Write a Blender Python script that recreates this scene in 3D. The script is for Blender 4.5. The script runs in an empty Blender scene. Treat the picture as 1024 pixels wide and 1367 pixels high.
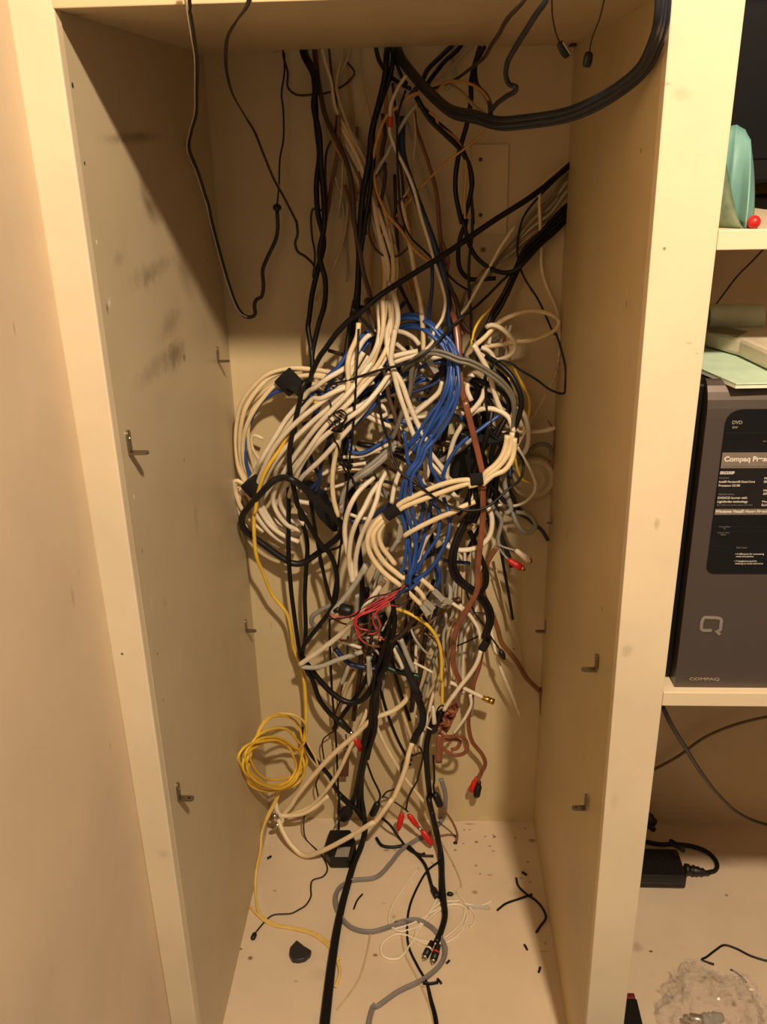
import bpy, bmesh, math, random
from mathutils import Vector, Matrix
random.seed(11)
PI = math.pi
C = bpy.context.scene.collection
scene = bpy.context.scene

# ------------------------------------------------------------------ camera
FPX, YAW, PIT, ROL = 1226.33, -0.0553, 0.3985, -0.0235
CAM = Vector((0.3687, -1.0045, 1.4599))
W, D, H = 0.60, 0.652, 1.572
cp, sp_, cy, sy = math.cos(PIT), math.sin(PIT), math.cos(YAW), math.sin(YAW)
FWD = Vector((sy*cp, cy*cp, -sp_))
RT0 = Vector((cy, -sy, 0)); UP0 = RT0.cross(FWD)
RT = math.cos(ROL)*RT0 + math.sin(ROL)*UP0
UP = -math.sin(ROL)*RT0 + math.cos(ROL)*UP0
cd = bpy.data.cameras.new('camera'); cam = bpy.data.objects.new('camera', cd); C.objects.link(cam)
M3 = Matrix((RT, UP, -FWD)).transposed()
cam.matrix_world = Matrix.Translation(CAM) @ M3.to_4x4()
cd.sensor_fit = 'VERTICAL'; cd.sensor_height = 36.0; cd.lens = FPX/1367*36.0
cd.clip_start = 0.02
scene.camera = cam

def at(px, py, Y=None, z=None, x=None):
    """point of the photo's frame laid onto a real plane of the cabinet"""
    d = RT*((px-512)/FPX) - UP*((py-683.5)/FPX) + FWD
    if Y is not None: t = (Y-CAM.y)/d.y
    elif z is not None: t = (z-CAM.z)/d.z
    else: t = (x-CAM.x)/d.x
    return CAM + d*t
def mpp(p):                                   # metres per pixel at p
    return (p-CAM).dot(FWD)/FPX

# ------------------------------------------------------------------ materials
def lin(c):
    return tuple(((v/255)/12.92 if v/255 <= .04045 else ((v/255+.055)/1.055)**2.4) for v in c) + (1,)
MATS = {}
def mat(name, col, rough=.5, metal=0, noise=.06, scale=40, bump=0, col2=None, spec=.5, **kw):
    if name in MATS: return MATS[name]
    m = bpy.data.materials.new(name); m.use_nodes = True; nt = m.node_tree
    b = nt.nodes['Principled BSDF']
    tc = nt.nodes.new('ShaderNodeTexCoord'); nz = nt.nodes.new('ShaderNodeTexNoise')
    nz.inputs['Scale'].default_value = scale; nz.inputs['Detail'].default_value = 4
    nt.links.new(tc.outputs['Object'], nz.inputs['Vector'])
    mx = nt.nodes.new('ShaderNodeMix'); mx.data_type = 'RGBA'
    a = lin(col)
    c2 = lin(col2) if col2 else tuple(v*(1-noise*3) for v in a[:3])+(1,)
    mx.inputs['A'].default_value = a; mx.inputs['B'].default_value = c2
    mr = nt.nodes.new('ShaderNodeMapRange'); mr.inputs['From Min'].default_value = .35; mr.inputs['From Max'].default_value = .75
    nt.links.new(nz.outputs['Fac'], mr.inputs['Value']); nt.links.new(mr.outputs['Result'], mx.inputs['Factor'])
    nt.links.new(mx.outputs['Result'], b.inputs['Base Color'])
    b.inputs['Roughness'].default_value = rough; b.inputs['Metallic'].default_value = metal
    b.inputs['Specular IOR Level'].default_value = spec
    for k, v in kw.items(): b.inputs[k].default_value = v
    if bump:
        bp = nt.nodes.new('ShaderNodeBump'); bp.inputs['Strength'].default_value = bump; bp.inputs['Distance'].default_value = .002
        nt.links.new(nz.outputs['Fac'], bp.inputs['Height']); nt.links.new(bp.outputs['Normal'], b.inputs['Normal'])
    MATS[name] = m
    return m

def paint(name, col, axes, stains, rough=.42, col2=None):
    """painted board: faint mottling, brush bump, and marks/holes/scuffs placed at real positions
    stains: (u, v, ru, rv, strength, colour, raggedness); axes: which two object axes are u, v"""
    m = bpy.data.materials.new(name); m.use_nodes = True; nt = m.node_tree; N = nt.nodes; L = nt.links
    b = N['Principled BSDF']; b.inputs['Roughness'].default_value = rough; b.inputs['Specular IOR Level'].default_value = .35
    tc = N.new('ShaderNodeTexCoord')
    nz = N.new('ShaderNodeTexNoise'); nz.inputs['Scale'].default_value = 3.5; nz.inputs['Detail'].default_value = 6; nz.inputs['Roughness'].default_value = .6
    L.new(tc.outputs['Object'], nz.inputs['Vector'])
    fine = N.new('ShaderNodeTexNoise'); fine.inputs['Scale'].default_value = 160; fine.inputs['Detail'].default_value = 3
    L.new(tc.outputs['Object'], fine.inputs['Vector'])
    rag = N.new('ShaderNodeTexNoise'); rag.inputs['Scale'].default_value = 48; rag.inputs['Detail'].default_value = 8; rag.inputs['Roughness'].default_value = .75
    L.new(tc.outputs['Object'], rag.inputs['Vector'])
    mx = N.new('ShaderNodeMix'); mx.data_type = 'RGBA'
    mx.inputs['A'].default_value = lin(col); mx.inputs['B'].default_value = lin(col2 or tuple(c*.93 for c in col))
    mr = N.new('ShaderNodeMapRange'); mr.inputs['From Min'].default_value = .35; mr.inputs['From Max'].default_value = .7
    L.new(nz.outputs['Fac'], mr.inputs['Value']); L.new(mr.outputs['Result'], mx.inputs['Factor'])
    cur = mx.outputs['Result']
    sep = N.new('ShaderNodeSeparateXYZ'); L.new(tc.outputs['Object'], sep.inputs[0])
    def mth(op, a, bb=None):
        n = N.new('ShaderNodeMath'); n.operation = op
        for i, v in enumerate((a, bb)):
            if v is None: continue
            if isinstance(v, (int, float)): n.inputs[i].default_value = v
            else: L.new(v, n.inputs[i])
        return n.outputs[0]
    for (u, v, ru, rv, st, sc, rg) in stains:
        du = mth('DIVIDE', mth('SUBTRACT', sep.outputs[axes[0]], u), ru)
        dv = mth('DIVIDE', mth('SUBTRACT', sep.outputs[axes[1]], v), rv)
        d = mth('SQRT', mth('ADD', mth('MULTIPLY', du, du), mth('MULTIPLY', dv, dv)))
        if rg: d = mth('ADD', d, mth('MULTIPLY', mth('SUBTRACT', rag.outputs['Fac'], .5), rg))
        s = N.new('ShaderNodeMapRange'); s.interpolation_type = 'SMOOTHSTEP'
        s.inputs['From Min'].default_value = 1.0; s.inputs['From Max'].default_value = .1 if rg else .7
        s.inputs['To Min'].default_value = 0; s.inputs['To Max'].default_value = st
        L.new(d, s.inputs['Value'])
        k = N.new('ShaderNodeMix'); k.data_type = 'RGBA'; L.new(s.outputs['Result'], k.inputs['Factor'])
        L.new(cur, k.inputs['A']); k.inputs['B'].default_value = lin(sc); cur = k.outputs['Result']
    L.new(cur, b.inputs['Base Color'])
    bp = N.new('ShaderNodeBump'); bp.inputs['Strength'].default_value = .12; bp.inputs['Distance'].default_value = .001
    L.new(fine.outputs['Fac'], bp.inputs['Height']); L.new(bp.outputs['Normal'], b.inputs['Normal'])
    return m

WHITE = mat('ivory_jacket', (236,222,196), .42, noise=.05)
WARMW = mat('cream_jacket', (236,214,172), .42, noise=.05)
TAN = mat('beige_jacket', (206,182,140), .5)
OCH = mat('ochre_jacket', (204,152,84), .5)
GREY = mat('grey_jacket', (146,142,132), .45)
LGREY = mat('light_grey_jacket', (182,176,162), .45)
BLACK = mat('black_jacket', (20,19,19), .4, noise=.1, spec=.35)
BLUEBLK = mat('blue_black_jacket', (34,38,48), .4, noise=.1)
DBRN = mat('dark_brown_jacket', (52,34,24), .45)
BRN = mat('copper_brown_clear_jacket', (132,84,58), .32, col2=(104,62,42))
BRN2 = mat('bronze_jacket', (132,88,52), .4)
BLUE = mat('blue_jacket', (46,86,160), .36, col2=(36,66,134))
DBLUE = mat('navy_jacket', (30,52,92), .4)
YEL = mat('yellow_jacket', (240,200,66), .4, col2=(226,182,60))
GRN = mat('dark_green_jacket', (22,52,44), .4)
RED = mat('red_plastic', (206,34,32), .35)
PINK = mat('red_wire_jacket', (205,66,72), .4)
METAL = mat('nickel', (190,180,165), .3, 1, noise=.05)
BRASS = mat('gold_plating', (214,170,90), .3, 1)
PINM = mat('brushed_steel_pin', (150,138,116), .38, .9)
CLEAR = mat('clear_plastic_plug', (225,222,210), .15, noise=.02, **{'Transmission Weight': .6, 'IOR': 1.45})
VELC = mat('black_hook_fabric', (16,15,14), .9, scale=400, bump=.5, noise=.2)
PLAST = mat('black_plastic', (20,20,21), .45, scale=200, noise=.1)

# ------------------------------------------------------------------ object helpers
def link(name, me, m, parent=None):
    o = bpy.data.objects.new(name, me); C.objects.link(o)
    if m:
        for q in (m if isinstance(m, (list, tuple)) else [m]): me.materials.append(q)
    if parent: o.parent = parent
    return o
def tag(o, label, cat, group=None, kind=None):
    if label: o['label'] = label
    if cat: o['category'] = cat
    if group: o['group'] = group
    if kind: o['kind'] = kind
    return o
def empty(name, loc, label=None, cat=None, group=None):
    o = bpy.data.objects.new(name, None); C.objects.link(o); o.location = loc; o.empty_display_size = .02
    tag(o, label, cat, group); return o
def obj(name, bm, m, parent=None, smooth=False, bevel=0, seg=2):
    me = bpy.data.meshes.new(name)
    bmesh.ops.recalc_face_normals(bm, faces=bm.faces[:])
    if bevel:
        es = [e for e in bm.edges if len(e.link_faces) == 2 and e.calc_face_angle(0) > .5]
        bmesh.ops.bevel(bm, geom=es, offset=bevel, segments=seg, affect='EDGES', profile=.5, clamp_overlap=True)
    if parent is not None:
        bmesh.ops.translate(bm, verts=bm.verts[:], vec=-parent.location-(parent.parent.location if parent.parent else Vector()))
    bm.to_mesh(me); bm.free()
    if smooth:
        for p in me.polygons: p.use_smooth = True
    return link(name, me, m, parent)
def hexa(bm, pts):
    """8 corners: 4 of one side in order, then the 4 facing them"""
    v = [bm.verts.new(p) for p in pts]
    for f in ((0,1,2,3),(7,6,5,4),(0,4,5,1),(1,5,6,2),(2,6,7,3),(3,7,4,0)):
        bm.faces.new([v[i] for i in f])
def box(bm, x0, x1, y0, y1, z0, z1):
    hexa(bm, [(x0,y0,z0),(x1,y0,z0),(x1,y1,z0),(x0,y1,z0),(x0,y0,z1),(x1,y0,z1),(x1,y1,z1),(x0,y1,z1)])
def boxM(bm, mtx, x, y, z):
    n = len(bm.verts)
    hexa(bm, [mtx @ Vector(p) for p in [(-x,-y,-z),(x,-y,-z),(x,y,-z),(-x,y,-z),(-x,-y,z),(x,-y,z),(x,y,z),(-x,y,z)]])
def frame(a, b, side=None):
    """matrix with +Z from a to b, origin at a"""
    z = (b-a).normalized(); s = side or Vector((0,-1,0))
    if abs(z.dot(s)) > .95: s = Vector((1,0,0))
    x = s.cross(z).normalized(); y = z.cross(x)
    m = Matrix((x, y, z)).transposed().to_4x4(); m.translation = a
    return m
def lathe(bm, a, b, prof, n=14, sx=1, sy=1):
    """prof: (t along a->b 0..1, radius)"""
    m = frame(a, b); Ln = (b-a).length; rings = []
    for t, r in prof:
        rings.append([bm.verts.new(m @ Vector((math.cos(2*PI*k/n)*r*sx, math.sin(2*PI*k/n)*r*sy, t*Ln))) for k in range(n)])
    for i in range(len(rings)-1):
        for k in range(n):
            bm.faces.new((rings[i][k], rings[i][(k+1)%n], rings[i+1][(k+1)%n], rings[i+1][k]))
    bm.faces.new(rings[0][::-1]); bm.faces.new(rings[-1])

# ------------------------------------------------------------------ tubes
def spline(P, closed=False):
    n = len(P); out = []
    if n == 2: return [P[0].lerp(P[1], i/6) for i in range(7)]
    rng = range(n) if closed else range(n-1)
    for i in rng:
        if closed: p0, p1, p2, p3 = P[i-1], P[i], P[(i+1)%n], P[(i+2)%n]
        else: p0, p1, p2, p3 = P[max(i-1,0)], P[i], P[i+1], P[min(i+2,n-1)]
        if i == 0 and not closed: p0 = p1*2-p2
        if i == n-2 and not closed: p3 = p2*2-p1
        d = [max((a-b).length, 1e-5)**.5 for a, b in ((p1,p0),(p2,p1),(p3,p2))]
        t0, t1 = 0, d[0]; t2 = t1+d[1]; t3 = t2+d[2]
        for k in range(12):
            t = t1+(t2-t1)*k/12
            A1 = p0*((t1-t)/(t1-t0))+p1*((t-t0)/(t1-t0)); A2 = p1*((t2-t)/(t2-t1))+p2*((t-t1)/(t2-t1)); A3 = p2*((t3-t)/(t3-t2))+p3*((t-t2)/(t3-t2))
            B1 = A1*((t2-t)/(t2-t0))+A2*((t-t0)/(t2-t0)); B2 = A2*((t3-t)/(t3-t1))+A3*((t-t1)/(t3-t1))
            out.append(B1*((t2-t)/(t2-t1))+B2*((t-t1)/(t2-t1)))
    if not closed: out.append(P[-1].copy())
    return out
def resample(P, step, closed=False):
    if closed: P = P+[P[0]]
    L = [0]
    for a, b in zip(P, P[1:]): L.append(L[-1]+(b-a).length)
    n = max(3, int(L[-1]/step)); out = []; j = 0
    for i in range(n+(0 if closed else 1)):
        s = L[-1]*i/n
        while j < len(L)-2 and L[j+1] < s: j += 1
        out.append(P[j].lerp(P[j+1], min(1, (s-L[j])/max(L[j+1]-L[j], 1e-9))))
    return out
def prof_round(r, n=8): return [(math.cos(2*PI*k/n)*r, math.sin(2*PI*k/n)*r) for k in range(n)]
def prof_twin(r):
    out = []
    for s in (1, -1):
        for k in range(6):
            a = -PI*.40+PI*.8*k/5
            out.append((s*(.5*r+math.cos(a)*.56*r), s*math.sin(a)*.56*r))
    return out
def prof_flat(r, t=.28):
    n = 12
    return [(math.copysign(abs(math.cos(2*PI*k/n))**.6, math.cos(2*PI*k/n))*r, math.copysign(abs(math.sin(2*PI*k/n))**.6, math.sin(2*PI*k/n))*r*t) for k in range(n)]
def tube(bm, P, prof, taper=None, closed=False, face=None):
    """sweep; face = direction the flat side looks to (keeps lamp cords from turning)"""
    n = len(P); rings = []; N = None
    for i in range(n):
        if closed: T = (P[(i+1)%n]-P[i-1])
        else: T = P[min(i+1,n-1)]-P[max(i-1,0)]
        T = T.normalized() if T.length > 1e-9 else Vector((0,0,1))
        if N is None or face is not None:
            s = face or Vector((0,-1,0))
            if abs(T.dot(s)) > .97: s = s+Vector((.3,.1,.3))
            x = s.cross(T).normalized()
            if N is not None and x.dot(N) < 0 and face is not None: x = -x
            N = x
        else:
            N = (N-T*N.dot(T)).normalized()
        B = T.cross(N); k = taper(i/(n-1)) if taper else 1
        rings.append([bm.verts.new(P[i]+(N*u+B*v)*k) for u, v in prof])
    m = len(prof)
    for i in range(n if closed else n-1):
        a, b = rings[i], rings[(i+1)%n]
        for k in range(m): bm.faces.new((a[k], a[(k+1)%m], b[(k+1)%m], b[k]))
    if not closed: bm.faces.new(rings[0][::-1]); bm.faces.new(rings[-1])

CR = {'Z':(0,0,1),'A':(220,0,3.413),'B':(500,0,3.413),'C':(300,280,4.096),'D':(530,220,4.096),'E':(300,460,4.452),'F':(520,420,4.452),
      'G':(300,640,4.452),'H':(510,620,4.267),'I':(300,840,4.267),'J':(520,830,4.267),'K':(300,1060,4.267),'L':(500,1040,3.938),
      'M':(360,50,2.56),'N':(300,400,2.226),'O':(360,740,2.56),'P':(430,400,5.12),'Q':(430,580,5.12),'R':(400,740,5.12),
      'S':(560,460,5.12),'T':(400,60,5.12),'U':(820,920,3.059),'V':(860,0,2.53)}
def route(s, Y0=.6):
    """'A 10,20@.6 30,40 ...' -> [(px, py, depth)]; depth is metres into the cabinet, f = lying on its floor; unset depths are interpolated"""
    out = []; o = CR['Z']
    for t in s.split():
        if t in CR: o = CR[t]; continue
        xy, _, d = t.partition('@'); x, y = map(float, xy.split(','))
        out.append([o[0]+x/o[2], o[1]+y/o[2], (d if d == 'f' else float(d)) if d else None])
    if out[0][2] is None: out[0][2] = Y0
    known = [i for i, q in enumerate(out) if q[2] is not None]
    if known[-1] != len(out)-1: out[-1][2] = out[known[-1]][2]; known.append(len(out)-1)
    for a, b in zip(known, known[1:]):
        va, vb = out[a][2], out[b][2]
        for i in range(a+1, b):
            if va == 'f' and vb == 'f': out[i][2] = 'f'
            else:
                ya = at(out[a][0], out[a][1], z=.004).y if va == 'f' else va
                yb = at(out[b][0], out[b][1], z=.004).y if vb == 'f' else vb
                out[i][2] = ya+(yb-ya)*(i-a)/(b-a)
    return out
def to3d(R, r, clamp=True, dx=None, floor_z=0):
    P = []
    for i, (x, y, d) in enumerate(R):
        p = at(x, y, z=floor_z+r) if d == 'f' else at(x, y, Y=d)
        if clamp:
            p.y = min(p.y, D-r*1.1)
            p.x = min(max(p.x, r*1.1), W-r*1.1) if p.y > .0 else p.x
            if p.z < r: p = at(x, y, z=r)
        P.append(p)
    return P
def rad(R, wpx):
    ds = []
    for x, y, d in R[::max(1, len(R)//4)]:
        p = at(x, y, z=.003) if d == 'f' else at(x, y, Y=d)
        ds.append(mpp(p))
    return wpx*.5*sum(ds)/len(ds)
USED = []
def cable(name, m, wpx, s, label, cat='cable', group=None, prof='round', clamp=True, parent=None, R=None, taper=None, closed=False, part=None, thin=None):
    R = R or route(s); r = rad(R, wpx)
    P = to3d(R, r, clamp)
    P = resample(spline(P, closed), max(.0045, r*1.3), closed)
    bm = bmesh.new(); face = None
    if prof == 'round': pr = prof_round(r, 8 if wpx > 3 else 6)
    elif prof == 'twin': pr = prof_twin(r); face = Vector((.15, -1, .35)).normalized()
    else: pr = prof_flat(r); face = Vector((.1, -.8, .6)).normalized()
    tube(bm, P, pr, taper, closed, face)
    if parent is not None: return obj(part or 'jacket', bm, m, parent, smooth=True)
    o = obj(name, bm, m, None, smooth=True)
    tag(o, label, cat, group)
    return o
def bundle(name, m, wpx, n, spread, s, label, group, cat='cable', dep=.012, clamp=True, wob=.35, ends=0, mats=None):
    R0 = route(s)
    k = len(R0)
    for j in range(n):
        o0 = spread*((j/(n-1) if n > 1 else .5)-.5); ph = random.random()*6; f = random.uniform(.25, .6); dd = random.uniform(-dep, dep)
        R = []
        for i, (x, y, d) in enumerate(R0):
            a = R0[max(i-1, 0)]; b = R0[min(i+1, k-1)]
            tx, ty = b[0]-a[0], b[1]-a[1]; l = math.hypot(tx, ty) or 1
            off = o0+spread*wob*.5*math.sin(ph+f*i*1.7)
            if d != 'f': d = d+dd+dep*.6*math.sin(ph*2+i*.9)
            R.append((x-ty/l*off, y+tx/l*off, d))
        if ends and j % 2: R = R[:len(R)-ends] if j % 4 == 1 else R[ends:]
        cable(name, (mats[j % len(mats)] if mats else m), wpx, None, label, cat, group, R=R, clamp=clamp)
def sleeve(name, m, a, b, wpx, label, cat='strap', group=None, sy=.55, parent=None, n=16):
    A, B = (at(a[0], a[1], Y=a[2]), at(b[0], b[1], Y=b[2])); r = wpx*.5*mpp(A)
    bm = bmesh.new(); t = .0012/max((B-A).length, .01)
    lathe(bm, A, B, [(0, r*.9), (.001+t, r), (1-t, r), (1, r*.9)], n, 1, sy)
    o = obj(name, bm, m, parent, smooth=False)
    if parent is None: tag(o, label, cat, group)
    return o
def plug(name, m, parent, a, b, wpx, prof=None, label=None, n=14, sy=1):
    """moulded plug between two photo points with depth"""
    A = at(a[0], a[1], z=a[3]) if len(a) == 4 else at(a[0], a[1], Y=a[2])
    B = at(b[0], b[1], z=b[3]) if len(b) == 4 else at(b[0], b[1], Y=b[2])
    r = wpx*.5*mpp(A); bm = bmesh.new()
    lathe(bm, A, B, [(t, r*q) for t, q in (prof or [(0,.5),(.1,.62),(.3,.7),(.34,1),(.9,1),(1,.85)])], n, 1, sy)
    o = obj(name, bm, m, parent, smooth=True)
    if label: o['label'] = label
    return o
# ------------------------------------------------------------------ light: one lamp in the room above right of the camera, dim warm room around
ld = bpy.data.lights.new('room_lamp', 'POINT'); ld.energy = 166; ld.color = (1.0, .79, .56); ld.shadow_soft_size = .045
lo = bpy.data.objects.new('room_lamp', ld); C.objects.link(lo); lo.location = (.745, -1.18, 2.45)
w = bpy.data.worlds.new('room'); scene.world = w; w.use_nodes = True
w.node_tree.nodes['Background'].inputs[0].default_value = (1.0, .75, .55, 1)
w.node_tree.nodes['Background'].inputs[1].default_value = .17
vs = scene.view_settings; vs.view_transform = 'Standard'; vs.look = 'None'; vs.gamma = 1; vs.use_curve_mapping = False; vs.exposure = .27

# ------------------------------------------------------------------ cabinet and bay
def stn(plane, val, lst):
    out = []
    for px, py, rx, rz, st, colr, rg in lst:
        p = at(px, py, **{plane: val})
        uv = {'x': (p.y, p.z), 'Y': (p.x, p.z), 'z': (p.x, p.y)}[plane]
        k = 1.4 if plane == 'z' else 1.0; out.append((uv[0], uv[1], rx*k, rz*k, st, colr, rg))
    return out
INK = (40,30,24); SCUFF = (112,98,80)
def dots(rng, n, x0, x1, y0, y1):
    r = random.Random(rng); return [(r.uniform(x0,x1), r.uniform(y0,y1), r.uniform(.0015,.003), r.uniform(.0015,.003), .6, (96,74,52), 0) for _ in range(n)]
left_m = paint('painted_side', (200,184,152), (1,2), stn('x', 0, [
    (178,184,.16,.010,.55,SCUFF,.9), (188,181,.03,.006,.45,SCUFF,.8), (234,474,.075,.028,.6,(72,60,50),1.6), (246,478,.010,.008,.6,(50,42,36),1.6), (228,432,.08,.026,.36,SCUFF,2.0), (208,490,.13,.022,.34,SCUFF,2.0),
    (205,360,.16,.018,.3,SCUFF,2.2), (198,372,.05,.014,.3,SCUFF,2.6), (160,345,.03,.012,.25,SCUFF,2.2), (262,690,.015,.035,.25,SCUFF,2.4),
    (97,114,.0035,.0035,.95,INK,0), (113,218,.0026,.0026,.9,INK,0), (143,411,.006,.009,.6,INK,1.0), (146,404,.008,.008,.7,(236,230,214),1.0), (129,323,.003,.003,.8,(240,234,220),0),
    (276,347,.003,.003,.8,(110,44,30),0), (283,283,.003,.003,.7,INK,0), (246,614,.0026,.003,.8,INK,0), (150,573,.004,.007,.5,SCUFF,.8), (190,735,.0035,.004,.8,INK,.4), (200,805,.0022,.004,.7,INK,0),
    (210,873,.0025,.003,.7,INK,0), (218,935,.0022,.003,.7,INK,0), (179,663,.003,.003,.7,(236,230,214),0), (220,805,.006,.012,.3,SCUFF,2), (201,805,.01,.01,.35,(226,216,196),2)]), col2=(190,173,141))
right_m = paint('painted_divider', (208,187,142), (1,2), stn('x', W, [(857,201,.003,.003,.8,INK,0), (837,406,.004,.006,.8,(70,44,26),.5), (800,333,.003,.003,.6,INK,0), (758,714,.008,.012,.5,SCUFF,1),
    (802,813,.003,.004,.7,INK,0), (762,335,.004,.009,.5,INK,1), (792,950,.003,.003,.5,INK,0), (787,1012,.002,.006,.5,SCUFF,0), (812,560,.002,.003,.5,INK,0)]))
face_m = paint('painted_face_frame', (228,210,178), (0,2), stn('Y', 0, [(891,112,.004,.002,.5,SCUFF,.6), (920,458,.005,.002,.4,(150,120,80),.8), (931,472,.003,.0012,.5,(120,90,60),.6), (877,700,.005,.010,.35,SCUFF,1.5), (910,125,.015,.010,.18,SCUFF,1.5),
    (838,868,.01,.014,.25,SCUFF,1.8), (163,873,.002,.002,.9,INK,0), (218,1140,.012,.010,.2,SCUFF,1.5), (820,1070,.008,.02,.15,SCUFF,1.8), (887,332,.002,.002,.6,INK,0)]))
back_m = paint('painted_back', (212,193,152), (0,2), stn('Y', D, [(420,415,.0016,.02,.5,SCUFF,.3), (645,333,.008,.007,.8,(40,28,18),1.4), (362,835,.002,.014,.35,SCUFF,.6), (352,812,.01,.0015,.4,SCUFF,.3), (686,866,.002,.003,.8,INK,0), (744,690,.003,.003,.6,INK,0),
    (312,692,.003,.004,.6,SCUFF,.4), (600,1010,.003,.003,.5,SCUFF,0)]))
floor_m = paint('painted_bottom', (223,203,174), (0,1), stn('z', 0, [(367,1189,.0035,.003,.7,(110,72,44),.6), (334,1279,.005,.005,.85,(90,52,30),1.0), (322,1267,.002,.002,.8,(90,52,30),0), (501,1275,.005,.004,.8,(86,54,36),.8),
    (634,1191,.006,.005,.7,(110,78,52),.6), (654,1168,.007,.003,.6,(120,90,60),.8), (526,1224,.004,.006,.5,(120,92,66),.8), (660,1117,.003,.003,.8,(80,56,36),0), (636,1124,.003,.003,.7,(80,56,36),0),
    (516,1135,.007,.004,.6,(92,68,46),.8), (527,1135,.004,.003,.6,(92,68,46),.8), (728,1259,.003,.004,.6,(120,84,56),.4), (726,1270,.012,.003,.35,(150,110,80),.6), (577,1152,.004,.003,.6,(120,90,60),.5),
    (613,1095,.02,.004,.5,(110,84,58),1.8), (642,1094,.01,.003,.6,(80,60,40),1.2), (710,1122,.010,.006,.65,(96,62,40),1.4), (627,1100,.012,.003,.5,(100,74,50),1.6), (395,1310,.004,.003,.4,(130,96,66),1), (426,1301,.02,.014,.18,(140,108,80),2),
    (310,1297,.004,.004,.5,(120,86,60),.8), (565,1317,.003,.002,.5,(120,90,60),0), (512,1206,.006,.002,.4,(130,100,76),.5)])+
    [(q[0], q[1], q[2], q[3], .6, (110,84,58), 0) for q in stn('z', 0, dots(4, 16, 600, 715, 1098, 1190))])
bay_m = paint('painted_bay', (206,184,146), (0,2), [])
bayfloor_m = paint('painted_bay_floor', (226,206,178), (0,1), stn('z', 0, [(869,1270,.003,.002,.8,INK,0), (850,1265,.012,.012,.4,(140,110,80),1.4), (970,1195,.003,.003,.6,SCUFF,0), (965,1150,.03,.02,.25,(150,120,90),1.6)]))
room_m = paint('painted_room_wall', (220,197,166), (1,2), stn('x', -.045, [(95,797,.006,.018,.45,(140,100,60),1.5), (17,438,.003,.010,.5,(140,100,60),.7), (145,995,.004,.010,.4,(150,120,80),1), (103,765,.006,.006,.3,(180,120,80),1)]))

S = dict(kind='structure')
def struct(name, bm, m, label, cat, bevel=.0012):
    o = obj(name, bm, m, bevel=bevel, seg=2); return tag(o, label, cat, kind='structure')
def fp(px, py, Y=0): return at(px, py, Y=Y)
ZB, ZT = -.03, 1.72
def zedge(pa, pb, z):            # a line in the front plane through two photo points, taken at height z
    a, b = fp(*pa), fp(*pb); t = (z-a.z)/(b.z-a.z); return a.x+(b.x-a.x)*t
# divider: panel with its stile as one painted board
bm = bmesh.new()
xl0, xl1 = zedge((897,0),(783,1367),ZB), zedge((897,0),(783,1367),ZT); xr0, xr1 = zedge((996,0),(833,1367),ZB), zedge((996,0),(833,1367),ZT)
hexa(bm, [(xl0,0,ZB),(xr0,0,ZB),(xr0,.018,ZB),(xl0,.018,ZB),(xl1,0,ZT),(xr1,0,ZT),(xr1,.018,ZT),(xl1,.018,ZT)])
struct('trim_1', bm, face_m, 'wide cream painted upright between the cable cabinet and the right bay', 'cabinet trim')
bm = bmesh.new(); hexa(bm, [(xl0,.018,ZB),(xr0,.018,ZB),(W+.062,D,ZB),(W,D,ZB),(xl1,.018,ZT),(xr1,.018,ZT),(W+.062,D,ZT),(W,D,ZT)])
struct('wall_right', bm, right_m, 'cream painted side wall on the right of the cable cabinet', 'cabinet wall')
bm = bmesh.new()
xa0, xa1 = zedge((8,0),(228,1367),ZB), zedge((8,0),(228,1367),ZT); xb0, xb1 = zedge((72,12),(262,1367),ZB), zedge((72,12),(262,1367),ZT)
hexa(bm, [(xa0,0,ZB),(xb0,0,ZB),(xb0,.018,ZB),(xa0,.018,ZB),(xa1,0,ZT),(xb1,0,ZT),(xb1,.018,ZT),(xa1,.018,ZT)])
struct('trim_2', bm, face_m, 'narrow cream painted upright at the left edge of the cable cabinet', 'cabinet trim', bevel=.002)
bm = bmesh.new(); box(bm, -.04, 0, .018, D, ZB, ZT)
struct('wall_left', bm, left_m, 'scuffed cream side wall on the left of the cable cabinet', 'cabinet wall')
bm = bmesh.new(); box(bm, -.04, W+.062, D, D+.02, ZB, ZT)
struct('wall_back', bm, back_m, 'cream painted back wall behind the cable tangle', 'cabinet wall')
bm = bmesh.new(); box(bm, 0.0, W+.0, 0, D, ZB, 0); hexa(bm, [(W,0,ZB),(W+.03,0,ZB),(W+.03,D,ZB),(W,D,ZB),(W,0,0),(W+.03,0,0),(W+.03,D,0),(W,D,0)])
struct('floor', bm, floor_m, 'dirty cream cabinet bottom under the cables', 'cabinet floor', bevel=0)
# top board with a notch at the back where the cables come through
nx0, nx1, ny = at(372,76,Y=.645).x, at(660,62,Y=.645).x, .60
bm = bmesh.new(); box(bm, 0, W, 0, ny, H, H+.03)
struct('ceiling', bm, paint('painted_top', (212,190,150), (0,1), stn('z', H, [(95,20,.02,.008,.6,(90,60,40),1.2)])), 'cream board closing the top of the cable cabinet', 'cabinet top')
bm = bmesh.new(); box(bm, 0, nx0, ny, D, H, H+.03); struct('trim_3', bm, MATS.get('x') or bpy.data.materials['painted_top'], 'left part of the top board beside the cable slot', 'cabinet top', 0)
bm = bmesh.new(); box(bm, nx1, W, ny, D, H, H+.03); struct('trim_4', bm, bpy.data.materials['painted_top'], 'right part of the top board beside the cable slot', 'cabinet top', 0)
bm = bmesh.new(); box(bm, 0, W, .30, .32, H+.031, 2.25); struct('slot_shade_board', bm, back_m, 'added unseen board above the cable cabinet, blocking light from the slot', 'cabinet wall', 0)  # unseen board, added to keep lamp light out of the back notch
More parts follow.
